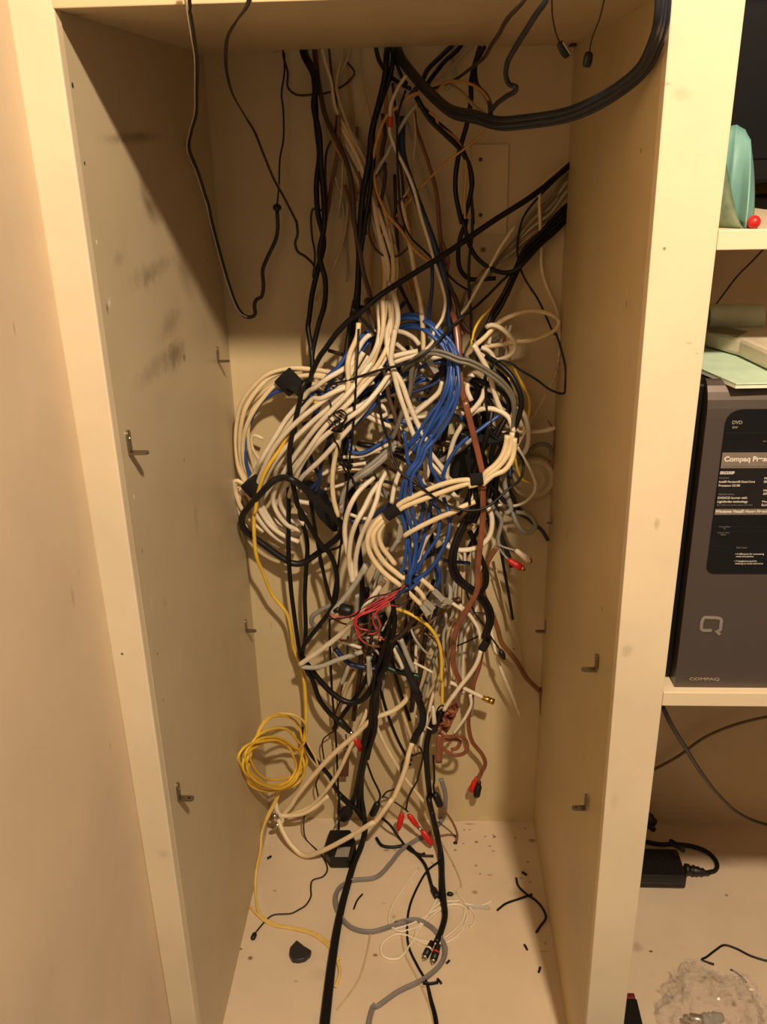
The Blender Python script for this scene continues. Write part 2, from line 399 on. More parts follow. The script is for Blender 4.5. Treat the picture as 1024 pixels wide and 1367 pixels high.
# room wall running towards the camera on the left
bm = bmesh.new()
hexa(bm, [(xa0-.02,-1.7,-.1),(xa0,-1.7,-.1),(xa0,.02,-.1),(xa0-.02,.02,-.1),(xa1-.02,-1.7,2.5),(xa1,-1.7,2.5),(xa1,.02,2.5),(xa1-.02,.02,2.5)])
struct('wall_room', bm, room_m, 'plain cream room wall left of the cabinet', 'wall')
# right bay: back, far side, floor, two shelves
XR = 1.42
bm = bmesh.new(); box(bm, W+.062, XR, D, D+.02, ZB, ZT); struct('wall_bay_back', bm, bay_m, 'shaded back wall of the right bay', 'cabinet wall')
bm = bmesh.new(); box(bm, XR, XR+.04, 0, D+.02, ZB, ZT); struct('wall_bay_side', bm, bay_m, 'far side of the right bay', 'cabinet wall')
bm = bmesh.new(); box(bm, W+.03, XR, 0, D, ZB, 0); struct('floor_bay', bm, bayfloor_m, 'cream floor of the right bay', 'cabinet floor', 0)
bm = bmesh.new(); box(bm, W+.062, XR, 0, D, 1.72, 1.74); struct('ceiling_bay', bm, bay_m, 'top of the right bay', 'cabinet top', 0)
ZS1, ZS2 = 1.3525, .786
for zt, nm, lb in ((ZS1, 'bay_shelf', 'cream shelf in the right bay carrying the curled teal sheet'), (ZS2, 'bay_shelf', 'cream shelf in the right bay carrying the computer tower')):
    bm = bmesh.new(); xs_ = zedge((996,0),(833,1367),zt)+.0002; hexa(bm, [(xs_,0,zt-.0205),(XR,0,zt-.0205),(XR,D,zt-.0205),(xs_,D,zt-.0205),(xs_,0,zt),(XR,0,zt),(XR,D,zt),(xs_,D,zt)])
    tag(obj(nm, bm, face_m, bevel=.001), lb, 'shelf')

# ------------------------------------------------------------------ blank plate on the back wall
a, b = at(630,193,Y=D), at(676,312,Y=D)
pm = paint('painted_plate', (214,195,154), (0,2), [])
e = empty('blank_wall_plate', ((a.x+b.x)/2, D, b.z), 'painted rectangular cover plate with two screws on the upper back wall', 'plate')
bm = bmesh.new(); box(bm, a.x, b.x, D-.004, D, b.z, a.z); obj('plate', bm, pm, e, bevel=.0008)
for py in (213, 287):
    p = at(641.5, py, Y=D-.004); bm = bmesh.new(); lathe(bm, p, p+Vector((0,-.0016,0)), [(0,.0034),(.6,.0034),(1,.0022)], 12); box(bm, p.x-.0026, p.x+.0026, p.y-.0019, p.y-.0014, p.z-.0004, p.z+.0004)
    obj('screw', bm, mat('rusty_screw', (110,72,44), .5, .5), e)

# ------------------------------------------------------------------ shelf pins: plate on the wall and a spoon-shaped arm
def pin(px, py, side, label, holey=False, s=1.0, turn=0):
    X = 0 if side > 0 else W-.0
    p = at(px, py, x=X)
    e = empty('shelf_pin', p, label, 'shelf pin')
    bm = bmesh.new()                                     # upright plate, rounded top, lying on the wall
    hw, hh, t = .0050*s, .0110*s, .0026
    prof = [(-hw,-hh)]+[(-hw*math.cos(k*PI/8), hh*.75+hw*math.sin(k*PI/8)) for k in range(9)]+[(hw,-hh)]
    A = [bm.verts.new(p+Vector((0,y,z))) for y, z in prof]; B = [bm.verts.new(p+Vector((side*t,y,z))) for y, z in prof]
    bm.faces.new(A); bm.faces.new(B[::-1])
    for i in range(len(prof)): bm.faces.new((A[i], A[(i+1)%len(prof)], B[(i+1)%len(prof)], B[i]))
    obj('wall_plate', bm, PINM, e)
    bm = bmesh.new(); L_ = .021*s; z0 = -hh
    prof = [(0,-hw)]+[(L_-hw+hw*math.sin(k*PI/8), -hw*math.cos(k*PI/8)) for k in range(9)]+[(0,hw)]
    A = [bm.verts.new(p+Vector((side*x,y,z0))) for x, y in prof]; B = [bm.verts.new(p+Vector((side*x,y,z0-t))) for x, y in prof]
    bm.faces.new(A); bm.faces.new(B[::-1])
    for i in range(len(prof)): bm.faces.new((A[i], A[(i+1)%len(prof)], B[(i+1)%len(prof)], B[i]))
    arm = obj('arm', bm, PINM, e)
    if holey:
        c = p+Vector((side*(L_-hw*1.3),0,z0+.0003)); bm = bmesh.new(); lathe(bm, c-Vector((0,0,.0022)), c, [(0,hw*.42),(1,hw*.42)], 12)
        q = obj('hole', bm, mat('dark_hole', (40,32,24), .9), arm)
    bm = bmesh.new(); lathe(bm, p+Vector((side*t,0,hh*.35)), p+Vector((side*(t+.0012),0,hh*.35)), [(0,.0026),(1,.002)], 10); obj('rivet', bm, PINM, e)
pin(171, 590, 1, 'steel shelf pin on the left wall near the front, level with the coil', s=1.15)
pin(290, 473, 1, 'steel shelf pin at the back of the left wall, above the white coil')
pin(328, 835, 1, 'steel shelf pin at the back of the left wall, below the black hoop')
pin(237, 1056, 1, 'steel shelf pin with a hole, low on the left wall near the front', True, 1.1)
pin(729, 836, -1, 'steel shelf pin at the back edge of the right wall, beside the brown wire')
pin(797, 884, -1, 'steel shelf pin near the front of the right wall, the upper of two', False, 1.0)
pin(783, 1070, -1, 'steel shelf pin near the front of the right wall, the lower of two', True, 1.0)
pin(738, 694, -1, 'small loose shelf pin at the back of the right wall, beside the grey cable loop', s=.5)
# flat metal catch at the top right corner of the cabinet
p = at(770, 56, Y=.64); e = bmesh.new(); box(e, p.x-.012, p.x+.012, .62, .648, H-.004, H-.0015); box(e, p.x+.009, p.x+.012, .62, .648, H-.02, H-.004)
tag(obj('corner_bracket', e, mat('dark_bracket', (84,60,38), .5, .4)), 'small dark bracket in the top right corner of the cabinet', 'bracket')

# ------------------------------------------------------------------ computer tower on the lower bay shelf
YT = .012
tx0 = at(900,920,Y=YT).x; tz0, tz1 = ZS2, at(948,512,Y=YT).z; tx1 = tx0+.178; td = .36
dark_side = mat('black_case_side', (14,14,15), .5, spec=.3); front_m = mat('grey_brown_case_front', (92,82,76), .36, .45, scale=300, noise=.03); panel_m = mat('black_door_panel', (16,16,17), .3)
tower = empty('computer_tower', ((tx0+tx1)/2, YT+td/2, tz0), 'dark grey desktop computer tower with specification stickers on the lower bay shelf', 'computer')
bm = bmesh.new(); box(bm, tx0-.008, tx1, YT+.022, YT+td, tz0, tz1-.006); obj('case', bm, dark_side, tower, bevel=.003)
def rrect(x0, x1, z0, z1, rs, n=8):
    """rounded rectangle outline in x-z; rs radii: bottom left, bottom right, top right, top left"""
    P = []
    for (cx, cz, a0, r) in ((x0+rs[0], z0+rs[0], PI, rs[0]), (x1-rs[1], z0+rs[1], 1.5*PI, rs[1]), (x1-rs[2], z1-rs[2], 0, rs[2]), (x0+rs[3], z1-rs[3], .5*PI, rs[3])):
        P += [(cx+r*math.cos(a0+k*PI/2/n), cz+r*math.sin(a0+k*PI/2/n)) for k in range(n+1)]
    return P
def slab(bm, P, y0, y1):
    A = [bm.verts.new((x, y0, z)) for x, z in P]; B = [bm.verts.new((x, y1, z)) for x, z in P]
    bm.faces.new(A); bm.faces.new(B[::-1])
    for i in range(len(P)): bm.faces.new((A[i], A[(i+1)%len(P)], B[(i+1)%len(P)], B[i]))
bm = bmesh.new()                                       # front bezel, top edge rolled back
rows = [(YT, tz0), (YT, tz0+.1), (YT, tz1-.04)]+[(YT+.022*(1-math.cos(k*PI/12)), tz1-.04+.04*math.sin(k*PI/12)) for k in range(1, 7)]
g = [[bm.verts.new((x, y, z)) for x in (tx0, tx0+.003, tx1-.003, tx1)] for y, z in rows]
for i in range(len(g)-1):
    for k in range(3): bm.faces.new((g[i][k], g[i][k+1], g[i+1][k+1], g[i+1][k]))
yb = YT+.03; gb = [[bm.verts.new((x, yb, r[1])) for x in (tx0, tx1)] for r in rows]
for i in range(len(g)-1):
    bm.faces.new((g[i][0], g[i+1][0], gb[i+1][0], gb[i][0])); bm.faces.new((g[i][3], gb[i][1], gb[i+1][1], g[i+1][3]))
obj('front_bezel', bm, front_m, tower, smooth=False)
pxl = at(945,742,Y=YT).x; pzb, pzt = at(950,765,Y=YT).z, at(975,546,Y=YT).z
px1 = tx1-(pxl-tx0)
bm = bmesh.new(); slab(bm, rrect(pxl, px1, pzb, pzt, (.010,.010,.018,.018)), YT-.0015, YT+.004); pan = obj('drive_panel', bm, panel_m, tower)
def bar(name, m, py0, py1, x0=None, x1=None, par=None, dy=.0022, label=None):
    za, zb = at(985,py0,Y=YT).z, at(985,py1,Y=YT).z; bm = bmesh.new(); box(bm, x0 or pxl+.001, x1 or px1-.001, YT-dy, YT-.0012, zb, za)
    o = bpy.data.objects; return tag_part(obj(name, bm, m, par or tower), label)
def tag_part(o, label):
    if label: o['label'] = label
    return o
stick = mat('grey_sticker_band', (120,108,96), .5); stick2 = mat('black_sticker', (26,24,23), .35)
seam = mat('panel_seam', (5,5,5), .6); txt_m = mat('white_print', (214,206,196), .5); txt_g = mat('grey_print', (120,114,108), .5)
bar('spec_sticker', stick2, 604, 684); bar('sticker_band', stick, 603.5, 624, dy=.0026); bar('sticker_band', stick, 678.5, 686, dy=.0026)
for yy in (577, 600, 702, 708, 728): bar('panel_seam', seam, yy, yy+1.2, dy=.0019, par=pan)
def text(s, px, py, hpx, m=txt_m, name='lettering', Y=None, par=None, bold=0, xs=1.0, anchor='LEFT'):
    Y = Y if Y is not None else YT-.0030
    p = at(px, py, Y=Y); size = hpx*mpp(p)*.76/.7
    cu = bpy.data.curves.new(name, 'FONT'); cu.body = s; cu.size = size; cu.align_x = anchor; cu.extrude = .0001; cu.offset = bold*size; cu.space_line = 1.1
    t = bpy.data.objects.new(name, cu); C.objects.link(t)
    dg = bpy.context.evaluated_depsgraph_get(); me = bpy.data.meshes.new_from_object(t.evaluated_get(dg)); bpy.data.objects.remove(t)
    me.transform(Matrix.Translation(p) @ Matrix.Rotation(PI/2, 4, 'X') @ Matrix.Diagonal((xs,1,1,1)))
    par = par or tower
    me.transform(Matrix.Translation(-par.location)); me.materials.clear()
    return link(name, me, m, par)
text('Compaq Presario', 966.5, 616, 9, bold=.03, xs=1.02)
text('High productivity at a great value', 965.5, 623.5, 4.2, txt_g, bold=.01)
text('SR5350F', 961, 633, 5, bold=.03)
text('Processor', 960, 639, 3, txt_g)
text('Intel\u00ae Pentium\u00ae Dual-Core', 959.5, 644.5, 3.8, bold=.01); text('Processor E2180', 959, 649.5, 3.8, bold=.01)
text('Optical drive', 959, 661, 3.6, txt_g); text('DVD/CD burner with', 958, 666, 4, bold=.01); text('LightScribe technology', 957.5, 671, 4, bold=.01)
text('Burn silkscreen quality images onto discs', 957, 675, 2.6, txt_g)
text('Windows Vista\u00ae Home Premium', 955, 684.5, 5, bold=.03)
text('Memory\n2048MB', 1020, 640, 4, bold=.01); text('Hard drive\n360GB', 1019, 656, 4, bold=.01); text('Modem\nBuilt-in', 1017, 671, 4)
text('CompactFlash\nI/II', 967.5, 704, 2.4, txt_g, anchor='CENTER'); text('Compact Flash\nReader', 966, 712, 2.4, txt_g, anchor='CENTER')
text('Dual Layer', 983, 732, 3, txt_g); text('\u2022 4 USB ports for connecting\n  music and photos', 981, 740.5, 3, bold=.0); text('\u2022 7 headphone jack for\n  listening to music and more', 980, 750, 3, bold=.0)
text('DVD', 977, 566, 6, txt_g, bold=.05); text('RW', 977.5, 572, 4, txt_g, bold=.05); text('16x', 1018, 590, 3, txt_g)
text('COMPAQ', 920, 908, 5.5, mat('dim_silver', (168,156,144), .4, .2), name='maker_lettering', Y=YT-.0006, bold=.02, xs=1.55)
# emblem: rounded open ring with a tail
def ribbon(name, pts, wpx, m, Y, par, t=.0008):
    P = [at(x, y, Y=Y) for x, y in pts]; r = wpx*.5*mpp(P[0]); bm = bmesh.new()
    A, B = [], []
    for i, p in enumerate(P):
        T = (P[min(i+1,len(P)-1)]-P[max(i-1,0)]); T.y = 0; T.normalize(); n = Vector((-T.z,0,T.x))
        A.append((p+n*r, p-n*r))
    for i in range(len(A)-1):
        q = [A[i][0], A[i][1], A[i+1][1], A[i+1][0]]; hexa(bm, q+[v+Vector((0,-t,0)) for v in q])
    bmesh.ops.remove_doubles(bm, verts=bm.verts, dist=1e-6)
    return obj(name, bm, m, par)
em = [(963,846),(964.5,835),(965,829)]
def arc(cx, cy, r, a0, a1, n=5): return [(cx+r*math.cos(math.radians(a0+(a1-a0)*k/n)), cy-r*math.sin(math.radians(a0+(a1-a0)*k/n))) for k in range(n+1)]
ep = [(950,841.5),(943,841.5)]+arc(940,837.5,4,270,180)+[(937,829)]+arc(942,828,4,180,90)+[(956,824.5)]+arc(959,829,4,90,0)+[(962,836)]+arc(958,838,4,0,-80)+[(956,841.8),(961,847)]
ribbon('round_emblem', ep, 4, mat('silver_emblem', (168,158,148), .35, .5), YT-.0003, tower)

# ------------------------------------------------------------------ papers and boxes on the tower
def sheet(name, pts, t, m, label, cat, bevel=.0006):
    """flat item: corner points (px, py, depth, z) round its top"""
    P = [at(x, y, z=z) for x, y, z in pts]; bm = bmesh.new()
    A = [bm.verts.new(p) for p in P]; B = [bm.verts.new(p-Vector((0,0,t))) for p in P]
    bm.faces.new(A); bm.faces.new(B[::-1])
    for i in range(len(P)): bm.faces.new((A[i], A[(i+1)%len(P)], B[(i+1)%len(P)], B[i]))
    return tag(obj(name, bm, m, bevel=bevel), label, cat)
mint = mat('mint_paper', (190,214,190), .6); zt = tz1-.004
def slabxy(name, pts, z0, z1, m, label, cat, bevel=.001, parent=None):
    bm = bmesh.new(); A = [bm.verts.new((x,y,z1)) for x, y in pts]; B = [bm.verts.new((x,y,z0)) for x, y in pts]
    bm.faces.new(A); bm.faces.new(B[::-1]); n = len(pts)
    for i in range(n): bm.faces.new((A[i], A[(i+1)%n], B[(i+1)%n], B[i]))
    o = obj(name, bm, m, parent, bevel=bevel)
    if parent is None: tag(o, label, cat)
    return o
z1_ = zt+.006
q = [at(x, y, z=z1_) for x, y in ((925,487),(983,512),(1090,510),(1090,450),(925,462))]
e = empty('booklet', (q[3].x, q[3].y, zt), 'thin mint green booklet lying on top of the computer tower', 'booklet')
slabxy('cover', [(p.x, p.y) for p in q], zt+.0045, z1_, mint, None, None, .0003, e)
slabxy('page_block', [(p.x, p.y+.0012) for p in q], zt, zt+.0044, mat('paper_edges', (222,226,206), .7), None, None, 0, e)
ribbon_m = mat('mint_print', (120,150,134), .6)
# grey-white plastic box (a telephone sized unit) on the booklet
z2 = z1_+.024
q = [at(x, y, z=z1_) for x, y in ((925,450),(940,464),(985,477),(1030,499),(1110,520),(1110,440),(935,434))]
e = empty('white_plastic_unit', (q[4].x, q[4].y, z1_), 'slim rounded white plastic unit lying on the mint booklet', 'electronic device')
slabxy('housing', [(p.x, p.y) for p in q], z1_+.001, z2, mat('aged_white_plastic', (214,204,182), .35), None, None, .005, e)
q2 = [at(x, y, z=z2+.002) for x, y in ((938,436),(962,434),(998,441),(985,447),(950,443))]
slabxy('torn_label', [(p.x, p.y) for p in q2], z2, z2+.001, mat('grey_tape', (128,120,100), .6), None, None, 0, e)
# paper roll behind
a, b = at(944, 424, Y=.20), at(1016, 424, Y=.20)
bm = bmesh.new(); r0 = 18*mpp(a)
def spiral(bm, a, b, r, turns=2.2, th=.0006, n=60):
    prev = None
    for k in range(n+1):
        an = 2*PI*turns*k/n; rr = r-.0016*an/(2*PI); d = Vector((0, math.cos(an)*rr, math.sin(an)*rr))
        cur = [bm.verts.new(a+d), bm.verts.new(b+d)]
        if prev: bm.faces.new((prev[0], prev[1], cur[1], cur[0]))
        prev = cur
spiral(bm, a, b, r0)
tag(obj('paper_roll', bm, mat('pale_paper', (196,200,176), .7), smooth=True), 'loosely rolled pale paper behind the white plastic unit', 'paper')
# curled teal sheet and red ball on the upper shelf
bm = bmesh.new(); tl = at(1000,190,Y=.05); base = at(1004,302,z=ZS1+.0005)
def curl(px_pts, lean, n=14):
    rows = []
    for k in range(n+1):
        t = k/n; rows.append(t)
    return rows
cz0 = ZS1+.0008
# the sheet: bottom edge along a bowed line on the shelf, outline rounded at the top right
bl = [at(x, y, z=cz0) for x, y in ((950,300),(962,302),(975,304),(990,305),(999,306),(1004,302))]
prev = None; hgt = [.086,.098,.099,.094,.084,.062]
for i in range(31):
    u = i/30*(len(bl)-1); k = min(int(u), len(bl)-2); f = u-k
    p = bl[k].lerp(bl[k+1], f); h = hgt[k]+(hgt[k+1]-hgt[k])*f; p.y += .02*math.sin(i/30*PI)
    col_ = []
    for j in range(13):
        t = j/12; col_.append(bm.verts.new(p+Vector((.010*t*t+.001, .045*t*t*(.5+i/40), h*t))))
    if prev:
        for j in range(12): bm.faces.new((prev[j], col_[j], col_[j+1], prev[j+1]))
    prev = col_
o = obj('curled_teal_sheet', bm, mat('teal_sheet', (112,158,150), .5, col2=(102,148,140)), smooth=True); tag(o, 'curled teal plastic sheet standing on the upper bay shelf', 'plastic sheet')
md = o.modifiers.new('thickness', 'SOLIDIFY'); md.thickness = .0012
# second grey-green leaf behind it
bm = bmesh.new(); prev = None
for i in range(11):
    p = at(948+i*4.2, 302+i*.2, z=cz0); p.y -= .004; h = .105-.100*(i/10)
    c_ = [bm.verts.new(p+Vector((0, .02*(j/8)**2, h*j/8))) for j in range(9)]
    if prev:
        for j in range(8): bm.faces.new((prev[j], c_[j], c_[j+1], prev[j+1]))
    prev = c_
o = obj('folded_leaf', bm, mat('moss_leaf', (112,124,92), .7, col2=(70,84,60), scale=60), smooth=True); tag(o, 'mottled green folded leaf tucked against the teal sheet', 'paper'); md = o.modifiers.new('thickness', 'SOLIDIFY'); md.thickness = .001
c = at(1006.5, 296.5, z=ZS1+.0065); e = bmesh.new(); bmesh.ops.create_uvsphere(e, u_segments=20, v_segments=14, radius=.0068, matrix=Matrix.Translation(c))
tag(obj('red_ball', e, RED, smooth=True), 'small shiny red ball beside the curled teal sheet', 'ball')
# black screen filling the upper bay
e = empty('black_monitor', (1.05, .32, ZS1), 'large black monitor standing in the upper right bay', 'monitor')
blk = mat('matt_black_housing', (9,9,9), .55, spec=.2)
bm = bmesh.new(); box(bm, .700, 1.36, .22, .27, ZS1+.03, 1.70); obj('housing', bm, blk, e, bevel=.006)
bm = bmesh.new(); box(bm, .722, 1.34, .2175, .2185, ZS1+.06, 1.685); obj('screen', bm, mat('dark_glass', (6,6,7), .3), e)
bm = bmesh.new(); box(bm, .99, 1.07, .24, .30, ZS1+.01, ZS1+.12); obj('neck', bm, blk, e, bevel=.004)
bm = bmesh.new(); slabP = [(1.03+.25*math.cos(k*PI/12), .25+.13*math.sin(k*PI/12)) for k in range(24)]
A = [bm.verts.new((x,y,ZS1+.012)) for x, y in slabP]; B = [bm.verts.new((x,y,ZS1)) for x, y in slabP]; bm.faces.new(A); bm.faces.new(B[::-1])
for k in range(24): bm.faces.new((A[k], A[(k+1)%24], B[(k+1)%24], B[k]))
obj('foot', bm, blk, e)
cable('thin_wire', DBRN, 2.5, '1022,330@.6 1003,350 985,368 968,390 952,412@.62', 'thin dark wire running down the back wall above the paper roll', clamp=False)

# ------------------------------------------------------------------ lower right bay
bp = '@f'
e = None
def brick():
    z = .034; P = [at(x, y, z=z) for x, y in ((800,1132),(908,1128),(922,1164),(921,1168),(800,1170))]
    e = empty('power_brick', (P[1].x-.05, P[1].y, 0), 'ribbed black laptop power brick on the floor of the right bay', 'power adapter')
    x0, x1, y0, y1 = .69, at(916,1165,z=z).x, at(880,1170,z=z).y, at(880,1132,z=z).y
    bm = bmesh.new(); box(bm, x0, x1, y0, y1, .001, z); obj('housing', bm, PLAST, e, bevel=.005)
    bm = bmesh.new()
    for k in range(26):
        x = x0+.006+k*(x1-x0-.012)/26; box(bm, x, x+.002, y0+.004, y1-.004, z-.0005, z+.0012)
    obj('ribs', bm, PLAST, e)
    bm = bmesh.new(); box(bm, x0+.004, x1-.004, y0-.0006, y0+.001, z*.48, z*.52); obj('seam', bm, mat('grey_seam', (70,66,60), .5), e)
    plug('strain_relief', PLAST, e, (914,1160,0,.02), (948,1166,0,.012), 15, [(0,1),(.15,1),(.17,.8),(.3,.8),(.32,1),(.45,.75),(.5,.9),(.62,.6),(.7,.75),(.8,.45),(1,.32)])
    cable(None, BLACK, 6, '944,1165@f 955,1162@f 957,1152@f 945,1138@f 925,1130@f 900,1127@f 880,1127@f 855,1122@f', None, parent=e, part='cord', clamp=False)
    sleeve('cord_tie', VELC, (896,1124,.50), (912,1134,.47), 12, None, parent=e)
brick()
cable('hanging_cable', BLACK, 5, '884,942@.02 895,965@.04 915,998@.10 935,1030@.2 960,1062@.33 990,1088@.45 1024,1101@.52 1080,1110@.56', 'black cord hanging from under the computer shelf in the right bay', 'cable', clamp=False)
cable('grey_cable', mat('dusty_grey_jacket', (120,100,74), .6), 4, '868,1030@.64 905,1010@.63 940,985@.63 980,968@.63 1030,956@.63 1090,950@.63', 'dull grey cable sagging across the back of the lower right bay', clamp=False)
e = empty('black_plug', at(868,1108,Y=.60), 'small black plug lying at the back edge of the lower bay behind the stile', 'plug')
plug('body', PLAST, e, (858,1090,.6), (874,1098,.6), 18, [(0,.7),(.2,1),(.6,1),(.62,.7),(1,.6)])
plug('prong', PLAST, e, (862,1096,.6), (873,1108,.6), 10, [(0,.8),(.5,1),(1,.7)])
cable('thin_wire', BLACK, 3, 'U 700,1130@f 560,1090@f 500,1060@f 450,1045@f 415,1065@f 375,1095@f 355,1105@f 380,1115@f 408,1124@f', 'thin black wire with a sharp bend on the bay floor above the plastic bag', 'wire', clamp=False)
cable('thin_wire', BLACK, 2.5, 'U 475,1145@f 510,1165@f 540,1198@f', 'short thin black wire poking out beside the plastic bag', 'wire', clamp=False)
# red and black box at the bottom left of the bay
e = empty('red_black_box', at(845,1345,z=0), 'small black box with a red end, half hidden by the stile', 'box')
x0, x1 = .665, at(852,1340,z=.03).x; y0, y1 = at(840,1367,z=.03).y-.06, at(845,1325,z=.03).y
bm = bmesh.new(); box(bm, x0, x1, y0, y1-.012, .0, .03); obj('body', bm, PLAST, e, bevel=.002)
bm = bmesh.new(); box(bm, x0, x1-.002, y1-.012, y1, .0, .03); obj('red_end', bm, mat('dull_red', (110,28,24), .5), e, bevel=.002)
# bubble wrap bag: crumpled film blob with bubbles
def bag():
    rr = random.Random(5); c = at(954, 1364, z=.0); cx, cy_ = c.x, c.y
    e = empty('bubble_wrap_bag', (cx, cy_, 0), 'crumpled clear bubble wrap bag on the bay floor', 'plastic bag')
    m = bpy.data.materials.new('cloudy_clear_film'); m.use_nodes = True; nt = m.node_tree; b = nt.nodes['Principled BSDF']
    b.inputs['Base Color'].default_value = lin((226,212,200)); b.inputs['Roughness'].default_value = .16
    lw = nt.nodes.new('ShaderNodeLayerWeight'); lw.inputs['Blend'].default_value = .35
    mr = nt.nodes.new('ShaderNodeMapRange'); mr.inputs['To Min'].default_value = .10; mr.inputs['To Max'].default_value = .42
    nt.links.new(lw.outputs['Facing'], mr.inputs['Value']); nt.links.new(mr.outputs['Result'], b.inputs['Alpha'])
    from mathutils import noise as mn
    bm = bmesh.new(); bmesh.ops.create_icosphere(bm, subdivisions=5, radius=1)
    def shape(d):
        n1 = mn.noise(d*1.5+Vector((3,1,7))); n2 = abs(mn.noise(d*3.2)); n3 = abs(mn.noise(d*7+Vector((5,5,5))))
        r = 1+.35*n1-.35*n2-.14*n3
        return Vector((cx+d.x*.094*r, cy_+d.y*.098*r, max(.0005, .028+d.z*.034*r)))
    for v in bm.verts: v.co = shape(v.co.normalized())
    obj('film', bm, m, e, smooth=False)
    bm = bmesh.new(); k = 0
    while k < 170:
        d = Vector((rr.gauss(0,1), rr.gauss(0,1), abs(rr.gauss(0,1)))).normalized(); p = shape(d)
        bmesh.ops.create_uvsphere(bm, u_segments=8, v_segments=5, radius=.0036, matrix=Matrix.Translation(p) @ Matrix.Diagonal((1,1,.45,1))); k += 1
    b = obj('bubbles', bm, m, e, smooth=True); b['kind'] = 'stuff'
    q = empty('bagged_plug', (cx-.02, cy_-.03, .0), 'metal ended grey plug inside the clear bubble wrap bag', 'plug')
    plug('shell', METAL, q, (912,1358,0,.03), (938,1362,0,.03), 14); plug('grip', GREY, q, (938,1362,0,.03), (965,1358,0,.03), 18, [(0,.9),(.2,1),(.25,.8),(.4,1),(.45,.8),(.6,1),(1,.6)])
bag()
# ------------------------------------------------------------------ cords hanging down from above the cabinet's front edge
FR = -.035
e = empty('striped_lamp_cord', at(335,420,Y=.2), 'black and white striped cord hanging on the far left, with a small black bead', 'cord')
DUO = mat('black_cord_jacket', (30,22,20), .35)
s1 = 'A 98,-160@-.035 105,0@-.03 125,150@.03 142,260@.14 143,400@.28 140,520@.38 118,600@.44 90,680@.48 80,780@.52 92,870@.55 110,940@.575 155,1020@.59 C 50,490@.605 95,570@.615 130,588 165,575@.615 163,520 175,490 200,478 212,420@.615 208,330 230,270 280,160@.61 290,100 287,10@.6'
cable(None, DUO, 5.5, s1, None, prof='twin', parent=e, part='cord')
R1 = [(x-1.9, y-.3, (d-.003 if d != 'f' else d)) for x, y, d in route(s1)]
o = cable(None, WHITE, 2.3, None, None, R=R1[:15], parent=e, part='stripe'); o['label'] = 'white stripe'
cable(None, DUO, 2.6, 'A 512,930@.6 520,850 525,720 540,640 540,500 532,430 545,330 545,240@.63', None, parent=e, part='thin_lead')
bm = bmesh.new(); p = at(370,277,Y=.6); lathe(bm, p-Vector((0,0,.006)), p+Vector((0,0,.006)), [(0,.003),(.15,.0055),(.35,.0072),(.65,.0072),(.85,.0055),(1,.003)], 16); obj('bead', bm, PLAST, e, smooth=True)
e = empty('striped_lamp_cord', at(418,369,Y=.6), 'black cord with a pale edge, second from the left, ending beside the black pair', 'cord')
s2 = 'A 430,-160@-.035 385,0@-.035 330,90@.0 290,160@.08 278,240@.18 285,340@.30 310,430@.38 360,520@.45 410,600@.50 450,700@.54 500,820@.57 550,910@.59 600,1010@.6 C 395,80@.58 398,140 385,180 400,230 440,255 490,310@.6 485,365'
cable(None, DUO, 4.2, s2, None, prof='twin', parent=e, part='cord')
o = cable(None, mat('tan_stripe', (190,160,120), .4), 1.3, None, None, R=[(x+1.4,y-1,(d-.003)) for x,y,d in route(s2)][3:14], parent=e, part='stripe'); o['label'] = 'pale stripe'
def heavy(s, w, label, name='power_cable', m=BLACK, **k): return cable(name, m, w, s, label, **k)
# big sweeping bundle at the top right: three round cables side by side
G_ = 'thick black cables sweeping from the slot to the front'
base = 'M 440,20@.63 450,60@.60 500,130@.52 560,200@.45 620,250@.38 700,268@.31 780,290@.26 Z 700,161@.22 759,151@.16 811,127@.10 850,95@.05 870,59@.0 879,24@-.035 882,-50@-.045'
for j, (dx, dy, w_) in enumerate(((0,-4,9),(0,3,9),(3,8,7))):
    R = [(x+dx*(1 if i > 3 else .3), y+dy*(1 if 2 < i < 10 else .45)+(dx if i < 4 else 0)*.1, d+.004*j) for i, (x, y, d) in enumerate(route(base))]
    if j > 0: R = [(x+(4*j if i > 9 else -3*j if i < 3 else 0), y, d) for i, (x, y, d) in enumerate(R)]
    cable('thick_cable', BLUEBLK, w_, None, 'thick blue-black cable sweeping from the top slot out to the top right corner', 'cable', G_, R=R, clamp=False)
heavy('B 830,-160@-.045 780,0@-.035 740,60@-.02 690,140@.02 640,220@.08 605,290@.13 600,350@.16 615,385@.17 645,395@.16 640,415@.17 600,440@.2 550,480@.25 528,520@.28 540,560@.29', 7.5, 'grey-black cable with a sharp kink hanging at the top right', m=BLUEBLK, clamp=False)
heavy('B 760,-120@-.045 680,0@-.035 610,80@0 570,150@.08 530,210@.2 500,262@.3 440,310@.42 380,355@.5 330,380@.54 280,400@.57 235,410@.6', 5, 'thin black cable running from the top edge diagonally down left across the slot', m=DBRN, clamp=False)
heavy('B 500,215@.62 460,300@.58 465,380@.55 505,430@.5 528,490@.38 525,560@.3', 6.5, 'short black cable bending down from the slot to the sweeping bundle')
